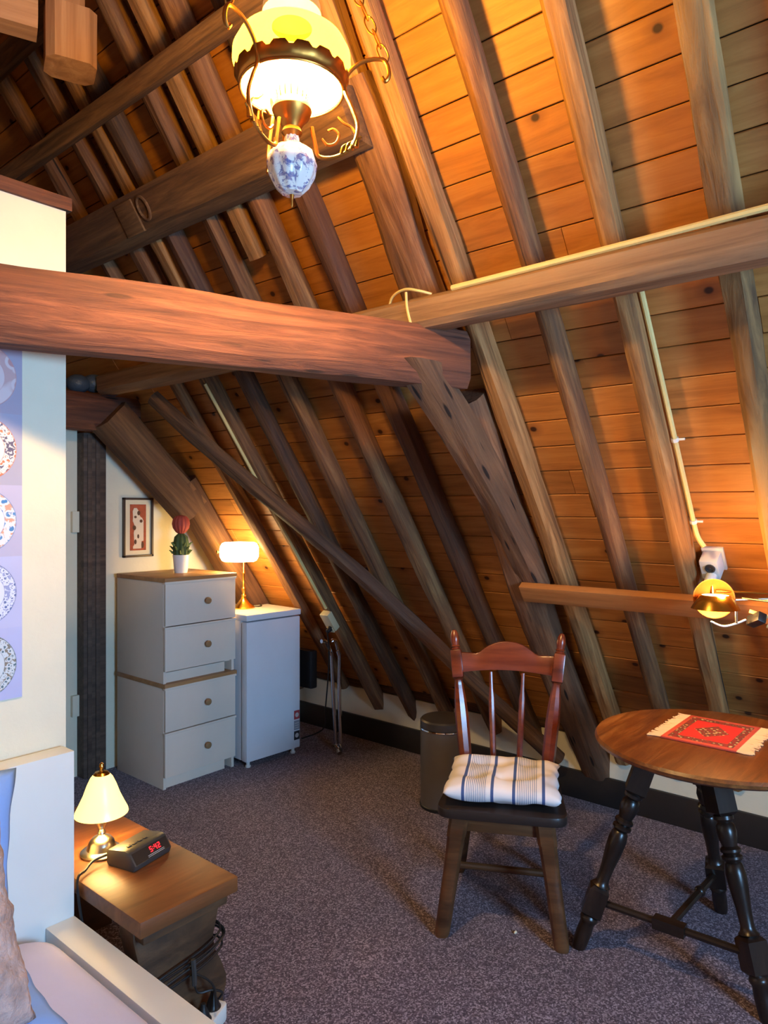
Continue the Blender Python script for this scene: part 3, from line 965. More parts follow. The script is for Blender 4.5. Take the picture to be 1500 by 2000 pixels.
# framed print of a spotted dog
pic = thing('picture', 'narrow framed print of a white spotted dog on red', 'picture', (2.160, YB, 1.30))
W2, H2 = .092, .165
for nm, a in (('l', (-W2, -W2 + .012, -H2, H2)), ('r', (W2 - .012, W2, -H2, H2)), ('t', (-W2, W2, H2 - .012, H2)), ('b', (-W2, W2, -H2, -H2 + .012))):
    MB().box(a[0], a[1], -.018, 0, a[2], a[3]).obj('frame_bar', M['frame'], pic, bevel=.002)
MB().box(-W2 + .01, W2 - .01, -.006, 0, -H2 + .01, H2 - .01).obj('mount', M['mount'], pic)
pr = MB().box(-.048, .050, -.0075, -.006, -.128, .128).obj('print', M['print'], pic)
def flat(poly, y0, y1, m, nm):
    return MB().prism(poly, y0, y1).obj(nm, m, pr, smooth=False)
dog = [(-.030, .055), (-.032, .09), (-.024, .108), (-.008, .108), (.004, .092), (.012, .062), (.026, .052), (.034, .036), (.034, -.075), (.022, -.078), (.020, -.118), (-.030, -.118), (-.030, -.105), (-.022, -.095), (-.026, -.03), (-.018, .0), (-.026, .024), (-.032, .035)]
flat(dog, -.0085, -.0075, M['dogw'], 'dog')
def ell(cx_, cz_, rx, rz):
    return [(cx_ + rx * math.cos(2 * PI * i / 16), cz_ + rz * math.sin(2 * PI * i / 16)) for i in range(16)]
for e in ((-.016, .058, .008, .007), (.004, .080, .009, .013), (.019, .035, .009, .009), (-.022, -.002, .010, .013), (.001, -.05, .006, .012), (-.016, -.08, .007, .014), (.028, -.098, .008, .018)):
    flat(ell(*e), -.0092, -.0085, M['dogb'], 'spot')

# ------------------------------------------------------------------ chrome stand, heater box behind
st = thing('folding_stand', 'folded chrome tubular luggage stand leaning beside the fridge', 'stand', (2.985, 2.90, 0))
for i, dx in enumerate((0, .035)):
    dy = -.03 * i
    MB().tube([(-.125 + dx * 1.6, dy - .01, .655), (-.09 + dx * 1.4, dy - .01, .648), (-.05 + dx, dy, .60), (-.035 + dx, dy, .56), (-.022 + dx * .6, dy, .35), (0.0 + dx * .3, dy, .06), (.0 + dx * .3, dy, .03)], .0115, 12).obj('tube', M['chrome'], st)
    MB().tube([(-.048 + dx, dy, .59), (-.037 + dx, dy, .565)], .015, 12, False).obj('collar', M['chrome'], st)
MB().tube([(-.03, -.06, .014), (.0, .0, .035), (.03, .035, .014)], .012, 10).obj('foot', M['chrome'], st)
MB().tube([(-.034, -.065, .011), (-.024, -.045, .022)], .0145, 10, False).obj('foot_cap', M['nickel'], st)
tag(MB().box(2.885, 2.935, 3.0, 3.18, 0.36, .58).obj('black_case', M['black'], bevel=.01), 'flat black case wedged between fridge and rafters', 'case')

# pedal bin
bn = thing('waste_bin', 'round dark grey metal bin with lid behind the chair', 'bin', (2.78, 1.985, 0))
R_ = .112
MB().lathe([(.001, 0), (R_, 0), (R_, .365), (R_ - .004, .368), (.001, .368)], 48).obj('body', M['bin'], bn)
MB().lathe([(R_ + .001, .362), (R_ + .003, .366), (R_ + .001, .371)], 48).obj('rim', M['chrome'], bn)
MB().lathe([(R_ - .001, .372), (R_ + .001, .374), (R_ + .001, .405), (R_ - .006, .412), (R_ - .04, .417), (.001, .419)], 48).obj('lid', M['bindark'], bn)
MB().lathe([(R_ + .004, 0), (R_ + .004, .012), (R_ - .002, .016)], 48).obj('base_ring', M['black'], bn)

# ------------------------------------------------------------------ chair and cushion
th = math.radians(-61.9)
fm = Vector((2.018, 1.215, 0))
bd = Vector((-math.sin(th), math.cos(th), 0))
cc = fm + bd * .21
ch = thing('dining_chair', 'dark wooden farmhouse chair with two spindles and turned finials', 'chair', (cc.x, cc.y, 0), th)
SZ = .418
# seat: rounded trapezoid slab
def rounded(poly, r, n=5):
    out = []
    L = len(poly)
    for i in range(L):
        p, a, b = Vector(poly[i]), Vector(poly[i - 1]), Vector(poly[(i + 1) % L])
        pa_, pb_ = p + (a - p).normalized() * r, p + (b - p).normalized() * r
        for k in range(n + 1):
            t = k / n
            out.append(tuple(pa_.lerp(p, t).lerp(p.lerp(pb_, t), t)))
    return out
sp = rounded([(-.215, -.225), (.215, -.225), (.185, .20), (-.185, .20)], .06)
MB().prism(sp, SZ - .032, SZ, 'Z').obj('seat', M['seat'], ch, bevel=.008)
for s in (-1, 1):
    # front leg: square block at top, octagonal splayed leg below
    def leg(nm, x0, y0, x1, y1, w0, w1):
        mb = MB()
        n = 8
        vs_, fs = [], []
        secs = [(0.0, w1 * .86), (.012, w1), (.20, (w0 + w1) / 2), (.315, w0 * 1.02), (.32, w0 * 1.12), (SZ - .030, w0 * 1.12)]
        for z, wd in secs:
            t = z / (SZ - .03)
            cx_, cy_ = x1 + (x0 - x1) * t, y1 + (y0 - y1) * t
            e = 8.0 if z > .3 else 3.0
            for k in range(16):
                a = 2 * PI * (k + .5) / 16
                c, sn = math.cos(a), math.sin(a)
                r = (abs(c) ** e + abs(sn) ** e) ** (-1 / e) * wd / 2
                vs_.append((cx_ + r * c, cy_ + r * sn, z))
        for i in range(len(secs) - 1):
            for k in range(16):
                l = (k + 1) % 16
                fs.append((i * 16 + k, i * 16 + l, (i + 1) * 16 + l, (i + 1) * 16 + k))
        fs += [list(range(16)), [(len(secs) - 1) * 16 + k for k in range(16)]]
        mb.add(vs_, fs).obj(nm, M['chairleg'], ch)
    leg('leg', s * .138, -.17, s * .192, -.215, .056, .050)
    leg('leg', s * .13, .15, s * .18, .215, .050, .042)
    MB().box(s * .15 - .010, s * .15 + .010, -.16, .16, SZ - .085, SZ - .034).obj('apron', M['chairleg'], ch, bevel=.002)
    MB().tube([(s * .177, -.195, .13), (s * .166, .19, .13)], .011, 10, False).obj('stretcher', M['chairleg'], ch)
MB().box(-.14, .14, -.18, -.16, SZ - .085, SZ - .034).obj('apron', M['chairleg'], ch, bevel=.002)
MB().box(-.13, .13, .14, .16, SZ - .085, SZ - .034).obj('apron', M['chairleg'], ch, bevel=.002)
MB().tube([(-.172, 0, .13), (-.05, 0, .13), (0, 0, .13), (.05, 0, .13), (.172, 0, .13)], .012, 10).obj('stretcher', M['chairleg'], ch)
# back posts
def along(mb, p0, p1):
    p0, p1 = Vector(p0), Vector(p1)
    d = p1 - p0
    q = Vector((0, 0, 1)).rotation_difference(d.normalized()).to_matrix().to_4x4()
    return mb.xf(Matrix.Translation(p0) @ q), d.length
for s in (-1, 1):
    L = .545
    prof = [(.001, 0), (.020, 0), (.025, .08), (.026, .20), (.023, .26), (.017, .315), (.015, .335), (.018, .342), (.024, .346)]
    mb = MB().lathe(prof, 8)
    along(mb, (s * .148, .168, SZ - .01), (s * .208, .262, SZ + .515))
    po_ = mb.obj('back_post', M['mahog'], ch)
    # square section behind the crest rail, then ball finial
    mb = MB()
    mb.box(-.021, .021, -.020, .020, .346, .452)
    along(mb, (s * .148, .168, SZ - .01), (s * .208, .262, SZ + .515))
    mb.obj('post_block', M['mahog'], po_, bevel=.005)
    mb = MB().lathe([(.016, .450), (.019, .455), (.013, .460), (.018, .465), (.014, .470), (.016, .480), (.018, .492), (.015, .512), (.009, .526), (.001, .530)], 18)
    along(mb, (s * .148, .168, SZ - .01), (s * .208, .262, SZ + .515))
    mb.obj('finial', M['mahog'], po_)
# crest rail: arched, slightly curved in plan
vs_, fs = [], []
n = 24
for i in range(n + 1):
    u = -1 + 2 * i / n
    x = u * .182
    yb = .238 + .016 * (1 - u * u)
    top = SZ + .418 + .050 * max(0, 1 - (abs(u) / .62) ** 2.2) + .008 * (abs(u) > .62) * (abs(u) - .62)
    bot = SZ + .352 + .014 * (1 - u * u) - .006
    for (yy, zz) in ((yb - .010, bot), (yb + .010, bot), (yb + .026, top), (yb + .008, top)):
        vs_.append((x, yy, zz))
for i in range(n):
    for k in range(4):
        l = (k + 1) % 4
        fs.append((i * 4 + k, i * 4 + l, (i + 1) * 4 + l, (i + 1) * 4 + k))
fs += [(0, 1, 2, 3), (n * 4, n * 4 + 1, n * 4 + 2, n * 4 + 3)]
MB().add(vs_, fs).obj('crest_rail', M['mahog'], ch, bevel=.004)
for s in (-1, 1):
    mb = MB().lathe([(.001, 0), (.0085, 0), (.0115, .07), (.012, .18), (.012, .27), (.008, .30), (.0065, .365), (.001, .366)], 8)
    along(mb, (s * .047, .172, SZ - .005), (s * .062, .243, SZ + .37))
    mb.obj('spindle', M['mahog'], ch)
# seat cushion
def pillow_mesh(hx, hy, h, nx_, ny_, tuft=None, e=3.0, wob=.0, seed=0, edge=.006):
    vs_, fs = [], []
    for side in (1, -1):
        for j in range(ny_ + 1):
            for i in range(nx_ + 1):
                u, v = -1 + 2 * i / nx_, -1 + 2 * j / ny_
                prof = (max(0, 1 - abs(u) ** e) * max(0, 1 - abs(v) ** e)) ** .5
                z = h * prof
                if tuft:
                    for (tu, tv) in tuft:
                        d2 = ((u - tu) ** 2 + (v - tv) ** 2)
                        z -= h * .55 * math.exp(-d2 / .022) * prof
                z += wob * noise.noise(Vector((u * 2.5 + seed, v * 2.5, side))) * prof
                pin = 1 - .05 * (1 - abs(v) ** 2) * abs(u) ** 4
                pin2 = 1 - .05 * (1 - abs(u) ** 2) * abs(v) ** 4
                ex = 1 + edge * math.sin(v * 11 + seed) * abs(u) ** 6
                vs_.append((u * hx * pin * ex, v * hy * pin2, side * z))
    k = (nx_ + 1) * (ny_ + 1)
    for side in (0, 1):
        for j in range(ny_):
            for i in range(nx_):
                a = side * k + j * (nx_ + 1) + i
                q = (a, a + 1, a + nx_ + 2, a + nx_ + 1)
                fs.append(q if side == 0 else q[::-1])
    return MB().add(vs_, fs)
tf = [(-.42, -.35), (.42, -.35), (0, -.35), (-.42, .4), (.42, .4), (0, .4)]
cu = pillow_mesh(.194, .176, .034, 52, 44, tf, 7.0, .016, 3, .02).obj('seat_cushion', M['cushion'], angle=3.0)
cw = cc + bd * -.036
cu.location = (cw.x, cw.y, SZ + .045)
cu.rotation_euler = (math.radians(-.5), 0, th)
tag(cu, 'white tufted seat cushion with blue stripes on the chair', 'cushion')
# crumb on the carpet
mb = MB().sphere((0, 0, .004), .006, 8, 6, (1.3, .8, .8))
tag(mb.obj('paper_scrap', M['mount'], loc=(2.085, 1.20, 0)), 'tiny pale scrap lying on the carpet under the chair', 'scrap')

# ------------------------------------------------------------------ round table
TC = Vector((2.305, .645, 0))
TZ = .70
tb = thing('side_table', 'old round oak table on three turned splayed legs', 'table', TC)
MB().lathe([(.001, -.028), (.325, -.028), (.343, -.018), (.346, -.008), (.340, 0), (.001, 0)], 72, (0, 0, TZ)).obj('tabletop', M['ttop'], tb)
feet = [Vector((2.15, 1.01, 0)), Vector((2.17, .465, 0)), Vector((2.665, .72, 0))]
fc = (feet[0] + feet[1] + feet[2]) / 3
tops = []
for fi, f in enumerate(feet):
    p0 = f - TC
    p1 = (fc - TC) + (f - fc) * .30
    p1.z = TZ - .03
    d = p1 - p0
    L = d.length
    tops.append(p1)
    lr = thing('leg', '', '')
    del lr['label']; del lr['category']
    bpy.data.objects.remove(lr)
    q = frame_mtx(p0, p1, Vector((p0.x, p0.y, 0.01)))[0]
    # turned profile along local X
    S = L / .73
    prof = [(.001, 0), (.020, 0), (.023, .02), (.024, .06), (.022, .09), (.026, .098), (.028, .105), (.026, .112), (.022, .118)]
    prof2 = [(.022, .218), (.029, .224), (.022, .232), (.019, .245), (.021, .29), (.027, .35), (.0285, .385), (.024, .41), (.020, .415), (.029, .425), (.029, .432), (.022, .438), (.029, .445), (.029, .452), (.021, .46), (.026, .48), (.0285, .50), (.025, .52), (.020, .526), (.028, .535), (.028, .545), (.02, .55)]
    lx = Matrix(((0, 0, 1, 0), (0, 1, 0, 0), (-1, 0, 0, 0), (0, 0, 0, 1)))
    mb = MB().lathe([(r, z * S) for r, z in prof], 22)
    mb.lathe([(r, z * S) for r, z in prof2], 22)
    mb.xf(lx)
    # square blocks
    bx_ = MB()
    for a, b, hw_ in ((.116, .220, .030), (.545, .735, .031)):
        c_ = .010
        vs_ = []
        for (x, h_) in ((a * S, hw_ - c_), (a * S + c_, hw_), (b * S - c_, hw_), (b * S, hw_ - c_)):
            vs_ += [(x, -h_, -h_), (x, h_, -h_), (x, h_, h_), (x, -h_, h_)]
        fs = [(0, 1, 2, 3), (12, 13, 14, 15)]
        for i in range(3):
            for k in range(4):
                l = (k + 1) % 4
                fs.append((i * 4 + k, i * 4 + l, i * 4 + 4 + l, i * 4 + 4 + k))
        bx_.add(vs_, fs)
    mb.add(bx_.v, bx_.f)
    o = mb.obj('leg', M['tleg'], tb)
    o.matrix_local = q
# frieze rails between leg tops and T stretcher
for i in range(3):
    a, b = tops[i], tops[(i + 1) % 3]
    q, L = frame_mtx(Vector((a.x, a.y, TZ - .075)), Vector((b.x, b.y, TZ - .075)), (0, 0, 1))
    o = MB().box(0, L, -.012, .012, -.045, .045).obj('frieze_rail', M['tleg'], tb, bevel=.003)
    o.matrix_local = q
lows = [(f - TC) + (t_ - (f - TC)) * .23 for f, t_ in zip(feet, tops)]
q, L = frame_mtx(lows[0], lows[1], (0, 0, 1))
sp_ = MB()
sp_.tube([(0, 0, 0), (L * .2, 0, 0), (L * .4, 0, 0)], .011, 10)
sp_.tube([(L * .6, 0, 0), (L * .8, 0, 0), (L, 0, 0)], .011, 10)
sp_.box(L * .40, L * .60, -.018, .018, -.016, .016)
o = sp_.obj('stretcher', M['tleg'], tb)
o.matrix_local = q
mid = (lows[0] + lows[1]) / 2
mb = MB().tube([mid, mid.lerp(lows[2], .3), mid.lerp(lows[2], .55), mid.lerp(lows[2], .75), lows[2]], .012, 10)
mb.sphere(mid.lerp(lows[2], .62), .018, 12, 8)
mb.obj('stretcher', M['tleg'], tb)

# small rug on the table
rg = thing('table_rug', 'small red patterned rug with cream fringes on the round table', 'rug', (2.37, .668, TZ))
MB().box(-.147, .147, -.108, .108, 0.0005, .006).obj('pile', M['rug'], rg, bevel=.002)
for s in (-1, 1):
    fb = MB()
    for i in range(46):
        x = -.144 + .288 * i / 45
        ln = .040 + random.uniform(-.006, .006)
        fb.tube([(x, s * .107, .004), (x + random.uniform(-.003, .003), s * (.107 + ln * .5), .003), (x + random.uniform(-.007, .007), s * (.107 + ln), .0022)], .0022, 4, False)
    fo = fb.obj('fringe', M['fringe'], rg)
    fo['kind'] = 'stuff'
# ------------------------------------------------------------------ brass wall lamp over the table
lp = Vector((2.36, .655, 1.105))
bw = thing('wall_lamp', 'brass swing-arm wall lamp with round shade, lit above the table', 'lamp', lp)
R = .068
bowl = MB().lathe([(.020, -.058), (.034, -.055), (.055, -.040), (R, -.012), (R + .006, -.006), (R + .004, -.003), (R - .004, -.011), (.052, -.036), (.030, -.050), (.016, -.052)], 40)
rt = Vector((0, 0, 1)).rotation_difference(Vector((0, 0, -1))).to_matrix().to_4x4()
# dome with the opening downwards and a glowing collar opening on top
dome = MB().lathe([(.040, .030), (.046, .026), (.058, .010), (R, -.008), (R + .003, -.013), (R - .002, -.012), (.054, .006), (.042, .022), (.038, .027)], 40)
dome.obj('shade', M['brass'], bw)
MB().lathe([(.001, .024), (.025, .028), (.039, .029)], 32).obj('diffuser', M['glow_bulb'], bw)
bd_ = MB()
dv = RGT * .0
back = []
prof = [(.001, .0), (.03, -.004), (.052, -.016), (.062, -.028), (.059, -.028), (.049, -.018), (.028, -.007), (.001, -.003)]
disc = MB().lathe(prof, 40)
nvec = (Vector((-.86, -.45, .10))).normalized()
rq = Vector((0, 0, 1)).rotation_difference(-nvec).to_matrix().to_4x4()
disc.xf(Matrix.Translation(Vector((.055, .025, .012))) @ rq)
disc.obj('reflector_dish', M['dishbrass'], bw)
MB().tube([(.045, .02, .03), (.048, .022, .05), (.05, .023, .062)], .0045, 8).obj('pivot', M['brass'], bw)
MB().tube([(.045, .010, .038), (.10, -.12, .035), (.16, -.26, .032)], .004, 8).obj('arm', M['brass'], bw)
MB().tube([(.05, -.045, .014), (.10, -.12, .018), (.16, -.26, .030)], .0035, 8).obj('arm', M['nickel'], bw)
MB().tube([(.06, -.06, .020), (.15, -.20, .0)], .004, 8, False).obj('arm', M['brass'], bw)
MB().tube([(.02, -.055, -.012), (.02, -.056, -.055)], .004, 8, False).obj('switch_rod', M['nickel'], bw)
MB().box(-.03, .03, -.014, .014, -.016, .016).xf(Matrix.Translation((.07, -.10, -.045)) @ Matrix.Rotation(.6, 4, 'Y') @ Matrix.Rotation(.8, 4, 'Z')).obj('bracket', M['black'], bw, bevel=.004)
MB().tube([(-.01, .01, -.052), (.01, -.02, -.066), (.03, -.05, -.058), (.05, -.075, -.045)], .003, 6).obj('cord', M['socketw'], bw)
MB().tube([(.07, -.08, -.02), (.08, -.14, -.035), (.09, -.20, -.02), (.12, -.26, -.01)], .006, 8).obj('cord', M['conduit'], bw)
MB().tube([(.09, -.125, -.065), (.09, -.16, -.075), (.09, -.185, -.055), (.085, -.18, -.035)], .006, 8).obj('cord', M['conduit'], bw)
point('wall_lamp_light', lp + Vector((-.02, -.03, .050)), (1.0, .50, .13), 4.5, .02)
point('wall_lamp_bulb', lp + Vector((0, 0, -.012)), (1.0, .60, .24), 5.0, .02)

# ------------------------------------------------------------------ hanging oil-style lamp
LS = 0.862
LP = Vector((1.223, 1.341, 0)) * LS
LZ = lambda z: 1.4 + (z - 1.4) * LS
hl = thing('hanging_lamp', 'brass hanging lamp with lit yellow glass shade and porcelain drop', 'lamp', (LP.x, LP.y, LZ(2.16)))
hl.scale = (LS, LS, LS)
o_ = lambda z: z - 2.16
shp = [(.050, 2.608), (.075, 2.604), (.105, 2.590), (.132, 2.568), (.1465, 2.540), (.1475, 2.518), (.138, 2.486), (.125, 2.455)]
MB().lathe([(r, o_(z)) for r, z in shp] , 56).obj('glass_shade', M['pendant_glass'], hl)
# crenellated gallery ring
mb = MB()
n = 96
vs_, fs = [], []
for i in range(n):
    a = 2 * PI * i / n
    tooth = (i // 2) % 3
    ztop = 2.491 if tooth else 2.480
    for r, z in ((.129, 2.453), (.1345, 2.468), (.1425, ztop)):
        vs_.append((r * math.cos(a), r * math.sin(a), o_(z)))
for i in range(n):
    j = (i + 1) % n
    for k in range(2):
        fs.append((i * 3 + k, j * 3 + k, j * 3 + k + 1, i * 3 + k + 1))
mb.add(vs_, fs)
g = mb.obj('gallery', M['oldbrass'], hl)
sd = g.modifiers.new('solid', 'SOLIDIFY')
sd.thickness = .002
MB().tube([(.129 * math.cos(a * PI / 20), .129 * math.sin(a * PI / 20), o_(2.453)) for a in range(40)], .0035, 8, False, True).obj('rim_ring', M['oldbrass'], hl)
# burner, font and hub
MB().lathe([(.001, 2.43), (.030, 2.43), (.046, 2.415), (.050, 2.40), (.044, 2.385), (.030, 2.37), (.022, 2.355), (.026, 2.345), (.018, 2.335), (.014, 2.33)], 32).xf(Matrix.Translation((0, 0, -2.16))).obj('burner', M['oldbrass'], hl)
for i in range(16):
    a = 2 * PI * i / 16
    MB().tube([(.036 * math.cos(a), .036 * math.sin(a), o_(2.42)), (.040 * math.cos(a), .040 * math.sin(a), o_(2.445)), (.036 * math.cos(a), .036 * math.sin(a), o_(2.462))], [.002, .001], 5).obj('prong', M['oldbrass'], hl)
MB().lathe([(.014, 2.43), (.016, 2.44), (.022, 2.452), (.020, 2.462), (.001, 2.466)], 24).xf(Matrix.Translation((0, 0, -2.16))).obj('bulb', M['glow_bulb'], hl)
MB().lathe([(.001, 2.345), (.017, 2.345), (.018, 2.33), (.020, 2.315), (.036, 2.309), (.054, 2.294), (.0615, 2.268), (.057, 2.238), (.042, 2.209), (.026, 2.193), (.001, 2.190)], 96, ribs=10, ribamp=.035).xf(Matrix.Translation((0, 0, -2.16))).obj('porcelain_drop', M['porcelain'], hl)
MB().lathe([(.001, 2.19), (.006, 2.19), (.005, 2.182), (.003, 2.175), (.0035, 2.165), (.001, 2.158)], 12).xf(Matrix.Translation((0, 0, -2.16))).obj('finial', M['oldbrass'], hl)
MB().lathe([(.074, 2.640), (.072, 2.662), (.062, 2.69), (.045, 2.73), (.024, 2.75), (.008, 2.76), (.006, 2.80)], 32).xf(Matrix.Translation((0, 0, -2.16))).obj('smoke_bell', M['bell'], hl)
for i in range(3):
    ph = 2 * PI * i / 3
    dr_ = RGT * math.cos(ph) + FWD * math.sin(ph)
    P = lambda r, z: dr_ * r + Vector((0, 0, o_(z)))
    arm = MB().tube([P(.05, 2.36), P(.06, 2.31), P(.07, 2.285), (P(.11, 2.285)), P(.15, 2.31), P(.165, 2.36), P(.150, 2.41), P(.132, 2.455), P(.142, 2.495), P(.18, 2.525), P(.225, 2.53), P(.240, 2.515), P(.244, 2.49), P(.235, 2.475), P(.226, 2.485)], .0052, 8).obj('arm', M['oldbrass'], hl)
    MB().tube([P(.075, 2.33), P(.09, 2.315), P(.11, 2.32), P(.118, 2.34), P(.105, 2.355), P(.09, 2.35)], .0035, 6).obj('scroll', M['oldbrass'], arm)
    MB().tube([P(.115, 2.385), P(.13, 2.37), P(.148, 2.36), P(.158, 2.345)], .0035, 6).obj('scroll', M['oldbrass'], arm)
    for q_ in range(4):
        a0 = .125 + .012 * q_
        MB().tube([P(a0, 2.292 + .006 * q_), P(a0 + .004, 2.31 + .006 * q_), P(a0 + .014, 2.318 + .006 * q_)], [.007, .002], 6).obj('leaf', M['brass'], arm)
    # chain links
    A, B = P(.236, 2.528), Vector((0, 0, o_(3.06)))
    nl = 15
    dv = (B - A) / nl
    side = dv.cross(dr_).normalized()
    oth = dv.normalized().cross(side)
    mb = MB()
    for k in range(nl):
        c0 = A + dv * (k + .5)
        sd_ = side if k % 2 else oth
        l_ = dv.normalized() * dv.length * .66
        mb.tube([c0 + l_, c0 + l_ * .5 + sd_ * .010, c0 - l_ * .5 + sd_ * .010, c0 - l_, c0 - l_ * .5 - sd_ * .010, c0 + l_ * .5 - sd_ * .010], .0022, 5, True, True)
    mb.obj('chain', M['oldbrass'], hl)
MB().tube([(0, 0, o_(3.06)), (.012, 0, o_(3.08)), (0, 0, o_(3.10)), (0, 0, o_(3.70))], .004, 6).obj('hook', M['oldbrass'], hl)
point('hanging_lamp_light', LP + Vector((0, 0, LZ(2.50))), (1.0, .66, .28), 104, .06)

# ------------------------------------------------------------------ bench with lamp and clock
bn_ = thing('bedside_bench', 'low waxed wooden bench with carved slab legs beside the bed', 'bench', (.958, 1.60, 0))
BW, BL_, BZ = .30, .80, .38
MB().box(0, BW, 0, BL_, BZ - .042, BZ).obj('top', M['bench'], bn_, bevel=.004)
def slab(y0, y1):
    half = [(.5, .0), (.495, .02), (.53, .05), (.535, .08), (.47, .13), (.40, .17), (.38, .21), (.42, .255), (.455, .30), (.46, .338)]
    ww = BW * .98
    pr_ = [(BW / 2 + h_ * ww, z) for h_, z in half]
    pl_ = [(BW / 2 - h_ * ww, z) for h_, z in half][::-1]
    return MB().prism(pr_ + pl_, y0, y1)
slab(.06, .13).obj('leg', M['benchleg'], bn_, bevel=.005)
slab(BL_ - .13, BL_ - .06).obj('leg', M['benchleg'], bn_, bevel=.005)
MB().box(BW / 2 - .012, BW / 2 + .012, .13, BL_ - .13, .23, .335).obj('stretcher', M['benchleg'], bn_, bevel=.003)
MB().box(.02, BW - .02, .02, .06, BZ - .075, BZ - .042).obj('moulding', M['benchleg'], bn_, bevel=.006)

tl = thing('table_lamp', 'small nickel lamp with lit glass bell shade on the bench', 'lamp', (1.082, 2.02, BZ))
MB().lathe([(.001, 0), (.058, 0), (.060, .006), (.054, .011), (.042, .014), (.040, .020), (.036, .034), (.026, .046), (.012, .052), (.008, .056)], 40).obj('base', M['nickel'], tl)
MB().lathe([(.008, .054), (.012, .060), (.010, .066), (.007, .070), (.010, .078), (.014, .084), (.014, .115), (.009, .118)], 24).obj('stem', M['nickel'], tl)
MB().lathe([(.076, .118), (.074, .126), (.064, .146), (.052, .172), (.042, .20), (.032, .222), (.024, .232), (.018, .235)], 48).obj('glass_shade', M['glow_warm'], tl)
MB().lathe([(.060, .130), (.050, .155), (.042, .19), (.03, .22)], 32).obj('bulb_glow', M['glow_white'], tl)
MB().lathe([(.024, .233), (.018, .240), (.006, .243), (.005, .25), (.008, .256), (.006, .264), (.001, .267)], 20).obj('finial', M['brass'], tl)
point('table_lamp_light', (1.082, 2.02, BZ + .120), (1.0, .66, .28), 1.1, .03)

ck = thing('clock_radio', 'black clock radio with red digits on the bench', 'clock', (1.135, 1.905, BZ), math.radians(14))
prof = [(-.055, .002), (-.050, .0), (.045, .0), (.052, .006), (.052, .038), (.046, .046), (-.02, .054), (-.036, .050), (-.060, .018)]
MB().prism(prof, -.072, .072, 'X').obj('body', M['grey_pl'], ck, bevel=.005)
face = MB()
fa, fb_ = Vector((0, -.0605, .016)), Vector((0, -.0372, .0495))
fu = (fb_ - fa).normalized()
fn = Vector((0, -fu.z, fu.y))
def on_face(x, h):
    return Vector((x, 0, 0)) + fa + fu * h + fn * .0008
def fquad(mb, x0, x1, h0, h1, lift=0.0):
    p = [on_face(x0, h0), on_face(x1, h0), on_face(x1, h1), on_face(x0, h1)]
    p = [q + fn * lift for q in p]
    b_ = [q - fn * .001 for q in p]
    mb.add([tuple(q) for q in p + b_], [(0, 1, 2, 3), (4, 7, 6, 5), (0, 4, 5, 1), (1, 5, 6, 2), (2, 6, 7, 3), (3, 7, 4, 0)])
fquad(face, -.066, .066, .003, .037)
ft = face.obj('display_window', M['black'], ck, smooth=False)
SEG = {'5': 'afgcd', '4': 'fgbc', '2': 'abged'}
def digit(ch_, x):
    mb = MB()
    wd, hg, t = .0085, .0155, .0022
    h0 = .016
    for s in SEG[ch_]:
        if s == 'a': fquad(mb, x, x + wd, h0 + hg - t, h0 + hg, .0006)
        if s == 'd': fquad(mb, x, x + wd, h0, h0 + t, .0006)
        if s == 'g': fquad(mb, x, x + wd, h0 + hg / 2 - t / 2, h0 + hg / 2 + t / 2, .0006)
        if s == 'f': fquad(mb, x, x + t, h0 + hg / 2, h0 + hg, .0006)
        if s == 'e': fquad(mb, x, x + t, h0, h0 + hg / 2, .0006)
        if s == 'b': fquad(mb, x + wd - t, x + wd, h0 + hg / 2, h0 + hg, .0006)
        if s == 'c': fquad(mb, x + wd - t, x + wd, h0, h0 + hg / 2, .0006)
    mb.obj('digit', M['led'], ft, smooth=False)
digit('5', -.004); digit('4', .014); digit('2', .027)
mb = MB(); fquad(mb, .0085, .0105, .020, .022, .0006); fquad(mb, .0085, .0105, .026, .028, .0006)
mb.obj('colon', M['led'], ft, smooth=False)
for h_ in (.006, .010):
    mb = MB(); fquad(mb, -.018, .045, h_, h_ + .0012, .0006); mb.obj('scale_line', M['stk_wht'], ft, smooth=False)
for i in range(4):
    MB().box(-.05 + i * .02, -.036 + i * .02, -.012, -.002, .0535, .056).obj('button', M['grey_pl'], ck, bevel=.001)
attach(MB().tube([(1.07, 1.955, .40), (1.02, 1.95, .40), (.985, 1.93, .392), (.957, 1.912, .392), (.949, 1.90, .36), (.947, 1.86, .27), (.95, 1.78, .20), (.955, 1.70, .185), (.985, 1.640, .18)], .004, 6).obj('cord', M['black']), ck)
def loop(z, tilt, r):
    pts_ = []
    for i in range(14):
        a = 2 * PI * i / 14
        x = 1.108 + (.148 + r) * math.copysign(abs(math.cos(a)) ** .7, math.cos(a))
        y = 1.695 + (.052 + r) * math.copysign(abs(math.sin(a)) ** .6, math.sin(a))
        pts_.append((x, y, z + tilt * math.cos(a)))
    return pts_
wc = thing('cord_bundle', 'black cords wound around the near bench leg', 'cord', (1.108, 1.695, .16))
for i, (z, t_, r) in enumerate(((.190, .03, .0), (.182, .02, .006), (.172, .035, .010), (.150, .025, .004))):
    MB().tube([(a - 1.108, b - 1.695, c - .16) for a, b, c in loop(z, t_, r)], .0032, 6, True, True).obj('cord_loop', M['black'], wc)
MB().tube([(.02, -.07, .04), (.022, -.072, .0), (.024, -.07, -.03)], .007, 6).obj('tie_wrap', M['grey_pl'], wc)
MB().tube([(.022, -.07, .0), (.03, -.075, -.05), (.07, -.085, -.06), (.10, -.09, -.08), (.092, -.082, -.10)], .0032, 6).obj('cord_tail', M['black'], wc)
MB().tube([(.025, -.07, .0), (.06, -.08, -.03), (.075, -.09, -.06), (.06, -.115, -.10)], .0032, 6).obj('cord_tail', M['black'], wc)

